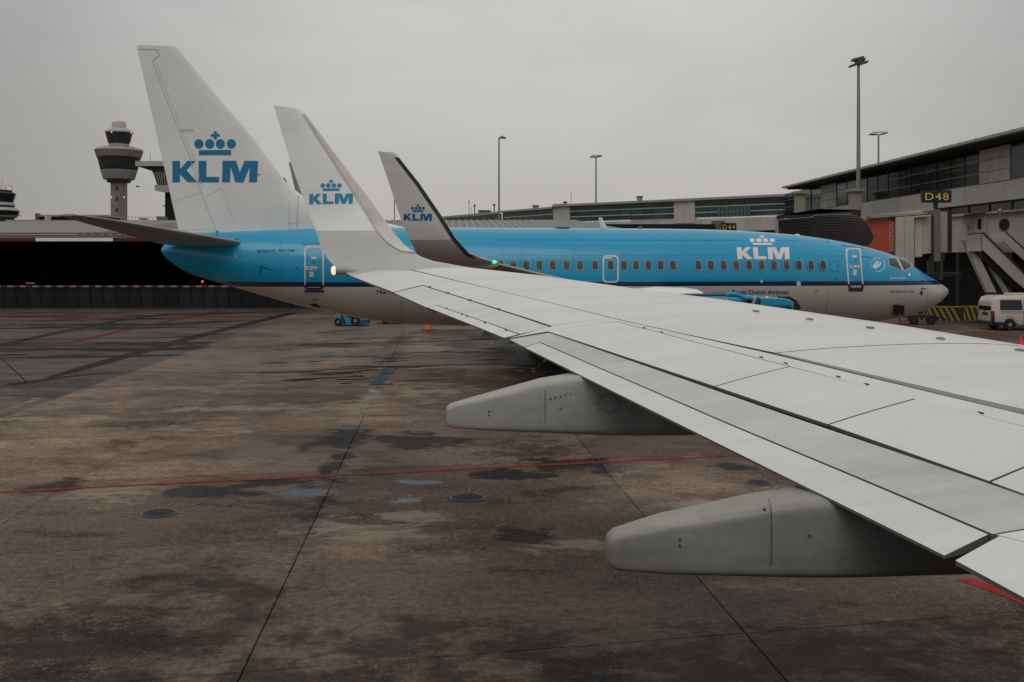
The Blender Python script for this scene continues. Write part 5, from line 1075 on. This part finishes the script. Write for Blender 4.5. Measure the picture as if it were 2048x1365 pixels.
# ------------------------------------------------------------------ towers
def tower(px, Y, parts, name, lab, nseg=32):
    sc = Y / F; c = Vector(((px - CX) / F * Y, Y, 0)); th = thing(name, lab, 'control tower', tuple(c)); out = {}
    for pname, m, prof in parts:
        out[pname] = MB().lathe(c, [(max(r * sc, .02), EYE + (HY - y) * sc) for r, y in prof], nseg).build(pname, M[m], th, smooth=True, auto=30)
    return th, c, sc
th, c, sc = tower(238, 680, [('shaft', 'conc', [(15.6, 530), (15.6, 365)]), ('bowl_base', 'mulldk', [(20, 366), (23, 364.5), (23.5, 359.5)]), ('lower_bowl', 'conc', [(29.5, 359.4), (34.6, 342.5), (34.6, 341)]),
   ('lower_rim', 'ink', [(34, 341), (35.4, 339)]), ('gallery_glass', 'towerglass', [(35.2, 338.8), (39.5, 318.5)]), ('gallery_rim', 'ink', [(40.8, 318.4), (41, 315.6)]), ('upper_bowl', 'conc', [(42, 315.5), (46, 302.5)]), ('roof_rim', 'concl', [(46.2, 302.4), (45, 299), (40, 297.4), (31, 297)]),
   ('roof_disc', 'mulldk', [(31.5, 297), (31, 295.2)]), ('neck', 'concl', [(19.5, 296), (19.2, 289)]), ('cab_sill', 'mulldk', [(19.4, 289), (20, 286.5)]), ('cab_glass', 'towerglass', [(20.2, 286.4), (25, 266.5)]), ('cab_roof', 'concl', [(26.6, 266.4), (26.4, 264), (19, 258)]), ('radome', 'radome', [(13.4, 258), (13.6, 248), (12, 244.5), (7, 242), (1, 241)])],
   'control_tower', 'tall round control tower with white radome and flared bowl, left of the tail fin')
mb = MB()
for k in range(40):
    a = 2 * math.pi * k / 40; mb.tube([c + Vector((r * sc * math.cos(a), r * sc * math.sin(a), EYE + (HY - y) * sc)) for r, y in ((35.3, 338.8), (39.6, 318.6))], .1, 5)
for k in range(20):
    a = 2 * math.pi * k / 20; mb.tube([c + Vector((r * sc * math.cos(a), r * sc * math.sin(a), EYE + (HY - y) * sc)) for r, y in ((20.5, 286), (25.3, 266.8))], .13, 5)
mb.build('mullions', M['mulldk'], th, kind='stuff')
for k, y in enumerate((377, 398, 420)): q = P(233.5, y, 680 - 15.4 * sc); MB().box((q.x - .9, q.y - .3, q.z - 1.2), (q.x + .9, q.y + .6, q.z + 1.2)).build('shaft_window', M['mulldk'], th)
q = P(238.5, 412, 680 - 15.6 * sc); MB().box((q.x - .35, q.y - .35, 25), (q.x + .35, q.y + .3, P(0, 384, 680).z)).build('shaft_rib', M['conc'], th)
for px, py, rr_ in ((223, 264.5, 25), (262.5, 266, 25), (223, 395, 15), (248.5, 395, 15)):
    q = P(px, py, 680 - 15); MB().lathe(q, [(.1, -.5), (.42, -.25), (.42, .25), (.1, .5)], 10).build('obstruction_lamp', M['oran'], th)
for k in range(9): a = R(k * 40); q = c + Vector((12 * sc * math.cos(a), 12 * sc * math.sin(a), EYE + (HY - 247) * sc)); MB().tube([q, q + Vector((0, 0, .9))], .08, 5).build('aerial', M['mull'], th)
# older tower at the left edge
th, c, sc = tower(-6, 330, [('base', 'dark2', [(33, 530), (33, 436)]), ('lower_gallery', 'concl', [(36, 436), (40, 433), (40, 431.5)]), ('lower_glass', 'dglass', [(42, 431), (44, 423)]), ('middle_gallery', 'concl', [(43, 422), (40, 417.5), (38, 416)]), ('dark_band', 'dark2', [(34, 416), (33, 411.5)]), ('upper_gallery', 'concl', [(35, 411.4), (33, 405.5)]), ('cab_glass', 'dglass', [(31.5, 405.4), (37, 388)]), ('cab_roof', 'dark2', [(37.5, 388), (29, 384), (29, 380.8)])],
   'control_tower', 'squat dark control tower with ringed galleries, cut by the left edge', 8)
for px, y in ((4.5, 360), (2, 370), (10, 372), (12, 371), (18, 370), (22, 369), (25.5, 371)): a = P(px, 381, 330); MB().tube([a, P(px, y, 330)], .05, 5).build('aerial', M['mulldk'], th)
q = P(19.5, 377.5, 328); MB().lathe(q, [(.05, -.3), (.26, -.15), (.26, .15), (.05, .3)], 10).build('obstruction_lamp', M['oran'], th)
for y in (424, 432): MB().tube([P(36, y, 322), P(44, y, 324)], .08, 5).build('gallery_rail', M['mull'], th)
# dark observation block between tower and fin
ob = thing('observation_tower', 'dark block tower with cantilevered pale platform, between control tower and fin', 'tower', (-200, 560, 0))
def ox(px, d, m, name, Y=560): return MB().extrude([P(x, y, Y) for x, y in px], (0, d, 0)).build(name, M[m], ob)
ox([(330, 378), (372, 378), (372, 530), (330, 530)], 18, 'dark', 'shaft'); ox([(270.5, 322.5), (372, 322.5), (372, 332.5), (270.5, 332.5)], 20, 'concl', 'platform_edge', 556); ox([(275, 333), (372, 333), (372, 380), (330, 372), (316, 371), (304, 342.5)], 14, 'dark2', 'underside', 558)
for k in range(6): ox([(306 + k * 5, 345), (308.5 + k * 5, 345), (315 + k * 4, 369), (313.5 + k * 4, 369)], .5, 'mull', 'strut', 556.5)
ox([(309, 370), (372, 370), (372, 378), (330, 386), (310, 382)], 16, 'roofl', 'lower_gallery', 557); ox([(330, 410), (326, 411), (326, 413), (330, 413)], 3, 'mull', 'bracket', 559)
for x in (300,): ox([(x, 310), (x + .8, 310), (x + .8, 322.5), (x, 322.5)], .3, 'mull', 'aerial', 560)

# distant aircraft: only its raised wing tip shows
fa = thing('distant_jet', 'grey raised wing tip of a far airliner behind the fin root', 'aircraft', (-27, 120, 0))
MB().loft([foil(P(l, y, 120), P(t, y, 120), Vector((0, -1, .05)), .10) for y, t, l in ((325, 577.5, 585), (330, 578.5, 587), (372, 588, 601), (392, 593, 609), (420, 598, 626), (445, 602, 650))]).build('winglet', M['mlight'], fa, smooth=True)
MB().loft([foil(Vector((-24.5, 118 + k * 14, 8.2 - k * .9)), Vector((-27 - k * .3, 118 + k * 14, 8.2 - k * .9)) + Vector((0, 0, 0)), Vector((0, 0, 1)), .2) for k in range(3)]).build('wing', M['mlight'], fa, smooth=True)

# ------------------------------------------------------------------ ground vehicles and small things
def wheel(cx, cy, cz, r, wd, parent, local=True):
    t = MB().lathe((cx, cy, cz), [(r * .55, -wd / 2), (r * .9, -wd / 2), (r, -wd * .3), (r, wd * .3), (r * .9, wd / 2), (r * .55, wd / 2)], 24, axis='Y').build('wheel', M['tyre'], parent, smooth=True, local=local)
    MB().lathe((cx, cy, cz), [(r * .2, -wd / 2 - .01), (r * .56, -wd / 2 + .02), (r * .56, wd / 2 - .02), (r * .2, wd / 2 + .01)], 18, axis='Y').build('rim', M['rim'], t, smooth=True, local=True); return t
# white van: rear at the left, side towards us
van = thing('van', 'white passenger van seen from behind and the side at the right edge', 'van', (27.0, 55.9, 0))
rings = []
for x, zt, hw, zb in ((0, 1.55, .86, .42), (.03, 1.72, .9, .36), (.12, 1.88, .93, .33), (.4, 1.97, .95, .32), (1.5, 1.99, .95, .32), (3.1, 1.97, .95, .32), (3.45, 1.86, .94, .32), (3.95, 1.30, .93, .32), (4.5, 1.08, .9, .34), (4.85, .8, .8, .4)):
    k = max(0, min(1, (zt - 1.1) / .8))
    rings.append([Vector((x, .95 + s * a, z)) for s, a, z in ((-1, hw - .05, zb), (-1, hw, zb + .12), (-1, hw, min(zt - .1, 1.08)), (-1, hw - .12 * k, lerp(1.08, zt, .8) if zt > 1.1 else zt - .05), (-1, hw - .2 * k - .05, zt - .02), (-1, hw - .4, zt), (1, hw - .4, zt), (1, hw - .2 * k - .05, zt - .02), (1, hw - .12 * k, lerp(1.08, zt, .8) if zt > 1.1 else zt - .05), (1, hw, min(zt - .1, 1.08)), (1, hw, zb + .12), (1, hw - .05, zb))])
MB().loft(rings).build('body', M['van'], van, smooth=True, auto=28, local=True)
def vq(name, pts, m, d=(0, -.02, 0), parent=van): return MB().extrude([Vector(p) for p in pts], d).build(name, m, parent, local=True)
vq('rear_window', [(-.005, .22, 1.14), (-.005, 1.68, 1.14), (.075, 1.6, 1.74), (.075, .3, 1.74)], M['vglass'], (-.025, 0, 0))
def vside(x0, x1, z0, z1, name='side_window', m='vglass'):
    yy = lambda z: .95 - .95 + .12 * (z - 1.08) / .73 if z > 1.08 else 0
    return vq(name, [(x0, yy(z0) - .004, z0), (x1, yy(z0) - .004, z0), (x1 - .03, yy(z1) - .004, z1), (x0 + .03, yy(z1) - .004, z1)], M[m], (0, -.012, 0))
vside(.42, 1.68, 1.16, 1.72); vside(1.75, 2.75, 1.16, 1.72); vside(2.82, 3.5, 1.16, 1.7)
vq('bumper', [(-.06, .02, .30), (-.06, 1.88, .30), (-.04, 1.88, .52), (-.04, .02, .52)], M['black'], (.2, 0, 0)); vq('side_moulding', [(.1, -.03, .30), (1.0, -.02, .30), (1.0, -.02, .45), (.1, -.03, .5)], M['black']); vq('side_moulding', [(1.75, -.02, .30), (4.2, -.02, .30), (4.2, -.02, .42), (1.75, -.02, .42)], M['black'])
vq('tail_lamp', [(-.03, .02, .80), (-.03, .18, .80), (-.01, .18, 1.1), (-.01, .02, 1.1)], M['tail'], (.1, -.06, 0)); vq('tail_lamp', [(-.03, 1.72, .80), (-.03, 1.88, .80), (-.01, 1.88, 1.1), (-.01, 1.72, 1.1)], M['tail'], (.06, .03, 0)); vq('lower_corner', [(-.03, .02, .5), (-.03, .16, .5), (-.03, .16, .8), (-.03, .02, .8)], M['black'], (.12, -.05, 0))
vq('number_plate_recess', [(-.015, .6, .86), (-.015, 1.25, .86), (-.01, 1.25, 1.0), (-.01, .6, 1.0)], M['black'], (-.02, 0, 0)); vq('belt_seam', [(.42, -.006, .99), (4.0, -.006, .99), (4.0, -.006, 1.01), (.42, -.006, 1.01)], M['seam'], (0, -.006, 0)); vq('door_seam', [(1.7, -.006, .45), (1.72, -.006, .45), (1.72, -.006, 1.08), (1.7, -.006, 1.08)], M['seam'], (0, -.006, 0))
MB().loft([[Vector((.95 + r * .43 * math.cos(R(a)), dy, .36 + r * .43 * math.sin(R(a)))) for a in range(0, 181, 15)] for r, dy in ((1.06, -.02), (1.06, .02), (.5, -.021))], caps=False, closed=False).build('wheel_arch', M['black'], van, local=True)
for x in (.95, 3.9):
    for y in (.06, 1.84): wheel(x, y, .33, .33, .22, van)
vq('door_handle', [(1.8, -.008, .92), (2.0, -.008, .92), (2.0, -.008, .96), (1.8, -.008, .96)], M['black']); vq('rail_slot', [(.45, -.006, 1.07), (1.75, -.006, 1.07), (1.75, -.006, 1.09), (.45, -.006, 1.09)], M['seam'], (0, -.006, 0)); vq('wing_mirror', [(3.3, -.05, 1.1), (3.45, -.05, 1.1), (3.45, -.05, 1.35), (3.3, -.05, 1.35)], M['black'], (0, -.18, 0)); vq('rear_wiper', [(-.02, .9, 1.12), (-.02, 1.0, 1.12), (.03, 1.3, 1.42), (.03, 1.28, 1.42)], M['black'], (-.03, 0, 0)); vq('badge', [(-.018, .88, 1.05), (-.018, .98, 1.05), (-.018, .98, 1.12), (-.018, .88, 1.12)], M['dmetal'], (-.012, 0, 0))
MB().box((1.3, .5, 1.985), (2.6, 1.4, 2.1)).build('roof_box', M['van'], van, local=True, bevel=.03)
# traffic cones
def cone(px, py, h, m, lab):
    g = G(px, py); t = thing('traffic_cone', lab, 'traffic cone', (g.x, g.y, 0)); MB().lathe((0, 0, 0), [(.3 * h + .03, .03), (.3 * h, .06), (.09 * h, h), (.01, h + .01)], 20).build('cone_body', M[m], t, smooth=True, local=True, auto=40); MB().box((-.4 * h - .03, -.4 * h - .03, 0), (.4 * h + .03, .4 * h + .03, .035)).build('base', M['black'], t, local=True)
    if m == 'cred': MB().lathe((0, 0, 0), [(.2 * h + .004, h * .5), (.145 * h + .004, h * .72)], 20, caps=False).build('band', M['placard'], t, local=True)
cone(857, 660, .8, 'orange', 'orange traffic cone on the apron under the airliner belly'); cone(2042, 692, .48, 'cred', 'red traffic cone by the leading edge at the right edge')
# striped barrier and trolley behind the nose
br = thing('striped_barrier', 'low barrier with yellow and black diagonal stripes left of the van', 'barrier', (27, 63, 0))
def stripe_wall(x0, x1, yt, yb, Y, n, slope):
    a, b = P(x0, yb, Y), P(x1, yt, Y); MB().box((a.x, Y, .12), (b.x, Y + .25, b.z)).build('barrier_board', M['dark2'], br)
    for k in range(n):
        xa = lerp(a.x, b.x, (k + .15) / n); wd = (b.x - a.x) / n * .48; dx = slope
        pts = [(xa, .14), (xa + wd, .14), (xa + wd - dx, b.z - .05), (xa - dx, b.z - .05)]; pts = [(min(max(x, a.x), b.x), z) for x, z in pts]
        MB().extrude([Vector((x, Y - .012, z)) for x, z in pts], (0, .01, 0)).build('yellow_stripe', M['yellow'], br)
    MB().box((a.x, Y - .03, b.z - .05), (b.x, Y + .27, b.z + .02)).build('top_rail', M['yellow'], br)
stripe_wall(1853, 1925, 614, 645, 63, 6, .45); stripe_wall(1926, 1990, 613, 645, 63.1, 6, .3); stripe_wall(1818, 1846, 622, 640, 64, 3, .35)
tr_ = thing('equipment_trolley', 'small dark trolley on wheels under the airliner nose', 'trolley', (P(1842, 630, 61).x, 61, 0)); c = tr_.location
MB().box((-1.0, 0, .45), (.95, 1.2, .6)).build('deck', M['dark2'], tr_, local=True); wheel(-.45, -.02, .28, .28, .16, tr_); wheel(.62, -.02, .28, .28, .16, tr_)
for o_ in bpy.data.objects:
    if o_.parent and o_.parent.parent == tr_ and o_.name.startswith('rim'): o_.data.materials[0] = M['dmetal']; MB().tube([(.95, .6, .5), (1.8, .6, .3)], .04, 6).build('tow_bar', M['dmetal'], tr_, local=True)
# fuelling truck between the wings
ft = thing('fuel_truck', 'bright blue fuel hydrant truck showing over the wing, with hose and cab', 'truck', (6.5, 33, 0))
MB().box((-4.2, 0, .55), (3.1, 2.2, .85)).build('chassis', M['dmetal'], ft, local=True)
p1, p2 = P(1384, 593, 33), P(1489, 594, 33); X0, X1, ZT = p1.x - 6.5, p2.x - 6.5, p2.z
MB().loft([[Vector((x, y, z)) for y, z in ((0, .86), (0, ZT - .12), (.12, ZT), (2.08, ZT), (2.2, ZT - .12), (2.2, .86))] for x in (-4.1, X1)]).build('tank_body', M['bluetruck'], ft, local=True)
MB().box((-4.0, .1, ZT), (X0 + .2, 2.1, ZT + .03)).build('walkway', M['dmetal'], ft, local=True)
for k in range(5): MB().box((X0 + .1 + k * .14, .3, ZT), (X0 + .2 + k * .14, 1.8, ZT + .05)).build('valve_box', M['dblue'], ft, local=True)
MB().tube([(X0 + .1, .5, ZT + .06), (X0 + 1.3, .5, ZT + .03)], .04, 6).build('rail', M['dmetal'], ft, local=True)
pp = [P(x, y, 32.8) - Vector((6.5, 33, 0)) for x, y in ((1451, 595), (1453, 590.5), (1460, 589), (1475, 590), (1484, 594), (1490, 597), (1498, 595.5), (1506, 598))]; MB().tube(pp, .085, 10).build('delivery_pipe', M['bluetruck'], ft, smooth=True, local=True); MB().tube([pp[0], pp[0] + Vector((0, 0, -.16))], .11, 10).build('pipe_end', M['fascia'], ft, local=True)
for k, (x, y) in enumerate(((1486, 608), (1495, 604), (1503, 602), (1510, 606))): p = P(x, y, 32.9) - Vector((6.5, 33, 0)); MB().tube([p + Vector((-.1, 0, -.5)), p + Vector((.12, 0, .12)), p + Vector((.2, .3, -.3))], .07, 8).build('hose', (M['dblue'], M['black'], M['placard'], M['dblue'])[k], ft, local=True)
mk = lambda x, y, Y=33: P(x, y, Y) - Vector((6.5, 33, 0))
cabp = [mk(1512, 597.5), mk(1518, 595.8), mk(1570, 597), mk(1580, 600), mk(1586, 612), mk(1589, 640), mk(1589, 690), mk(1512, 690)]
MB().extrude(cabp, (0, 2.1, 0)).build('cab', M['bluetruck'], ft, local=True, bevel=.05); cabo = bpy.data.objects['cab']
MB().extrude([mk(1536, 615, 32.98), mk(1582, 615, 32.98), mk(1585, 640, 32.98), mk(1536, 640, 32.98)], (0, -.02, 0)).build('side_window', M['vglass'], cabo, local=True)
MB().extrude([mk(1531, 611, 32.98), mk(1580, 611, 32.98), mk(1580, 613, 32.98), mk(1533, 613, 32.98), mk(1533, 630, 32.98), mk(1531, 630, 32.98)], (0, -.012, 0)).build('door_seam', M['dblue'], cabo, local=True)
MB().tube([mk(1557, 596.3, 33.2), mk(1580, 596, 33.2), mk(1592, 604, 33.2), mk(1600, 618, 33.2)], .05, 8).build('mirror_arm', M['black'], ft, local=True); MB().box(tuple(mk(1589, 613, 32.8) + Vector((0, -.05, -.25))), tuple(mk(1594, 613, 32.8) + Vector((.05, .1, .1)))).build('mirror', M['black'], ft, local=True)
p = mk(1534, 595.5, 33.6); MB().lathe(p, [(.035, -.05), (.035, .02), (.015, .04)], 10).build('beacon', M['redl'], ft, local=True); MB().tube([mk(1557, 596), mk(1553, 587)], .012, 5).build('aerial', M['black'], ft, local=True)
MB().extrude([mk(1451, 606, 32.99), mk(1456, 602, 32.99), mk(1462, 608, 32.99), mk(1456, 611, 32.99)], (0, -.01, 0)).build('hazard_diamond', M['red'], ft, local=True); MB().box((X0 + .9, .9, ZT), (X0 + 1.5, .95, ZT + .14)).build('meter_frame', M['mull'], ft, local=True)
for x in (-3.2, -.9, 2.3):
    for y in (.12, 2.08): wheel(x, y, .5, .5, .3, ft)
# blue baggage tractor under the tail
tg = thing('baggage_tractor', 'small open blue baggage tractor parked under the airliner tail', 'tractor', (P(700, 650, 60).x, 60, 0)); tx = tg.location.x
tk = lambda x, y: Vector((P(x, y, 60).x - tx, 0, P(x, y, 60).z))
MB().extrude([tk(*p) for p in ((669, 647), (668, 636), (672, 631), (683, 628.5), (681, 634), (688, 645), (693, 646), (693, 649.5), (676, 649.5))], (0, 1.2, 0)).build('nose_cowl', M['bluetruck'], tg, local=True, bevel=.03)
MB().extrude([tk(*p) for p in ((678, 646.5), (720, 646.5), (720, 650), (678, 650))], (0, 1.2, 0)).build('floor', M['bluetruck'], tg, local=True); MB().extrude([tk(*p) for p in ((693, 636), (720, 635.5), (722, 640), (722, 649), (693, 648))], (0, 1.2, 0)).build('rear_body', M['bluetruck'], tg, local=True, bevel=.03)
MB().extrude([tk(*p) for p in ((723, 641), (735, 640), (735, 649), (723, 650))], (0, 1.2, 0)).build('hitch_frame', M['dblue'], tg, local=True); MB().extrude([tk(*p) for p in ((683, 629), (689, 642), (693, 647), (687, 646), (681, 634))], (0, .1, 0)).build('windshield_frame', M['black'], tg, local=True); MB().extrude([tk(*p) for p in ((696, 632), (703, 632), (703, 636), (695, 636))], (0, .9, 0)).build('seat', M['black'], tg, local=True)
p = tk(675, 643); MB().lathe(p + Vector((0, -.03, 0)), [(.06, -.02), (.06, .02)], 12, axis='Y').build('headlamp', M['placard'], tg, local=True)
for x, y in ((676, 650.5), (711, 647.5)):
    p = tk(x, y); r = .24 if x < 700 else .3; wheel(p.x, .05, r, r, .2, tg); wheel(p.x, 1.15, r, r, .2, tg)
# low dolly half hidden behind the tail
dl = thing('cargo_dolly', 'low dark cargo dolly behind the blue tractor under the belly', 'dolly', (P(770, 650, 62).x, 62, 0))
MB().box((-.6, 0, .35), (2.6, 1.5, .5)).build('deck', M['dark2'], dl, local=True)
for x in (0, 2): wheel(x, .1, .22, .22, .14, dl)
MB().box((-.85, .5, .35), (-.35, .9, .65)).build('tow_head', M['bluetruck'], dl, local=True)
# wheel chock with a yellow handle by the main gear
g = G(1091, 738); ck = thing('wheel_chock', 'dark wheel chock with yellow handle beside the main wheels', 'chock', (g.x, g.y, 0)); MB().extrude([(-.3, 0, 0), (.3, 0, 0), (.12, 0, .22), (-.12, 0, .22)], (0, .5, 0)).build('wedge', M['black'], ck, local=True); MB().tube([(-.05, .1, .2), (.08, .1, .5)], .04, 8).build('handle', M['yellow'], ck, local=True)
# a bird crossing the sky
b0 = P(275.5, 373.5, 90); bd = thing('bird', 'dark bird in flight right of the control tower shaft', 'bird', tuple(b0))
MB().lathe((0, 0, 0), [(.01, -.2), (.05, -.1), (.065, .02), (.04, .13), (.03, .17), (.008, .23)], 10, axis='X').build('body', M['bird'], bd, smooth=True, local=True)
for s_ in (1, -1): MB().hexa([(-.07, s_ * .04, .0), (.07, s_ * .04, 0), (.03, s_ * .3, .07), (-.05, s_ * .32, .06)], [(-.07, s_ * .04, .02), (.07, s_ * .04, .02), (.03, s_ * .3, .08), (-.05, s_ * .32, .07)]).build('wing', M['bird'], bd, local=True)
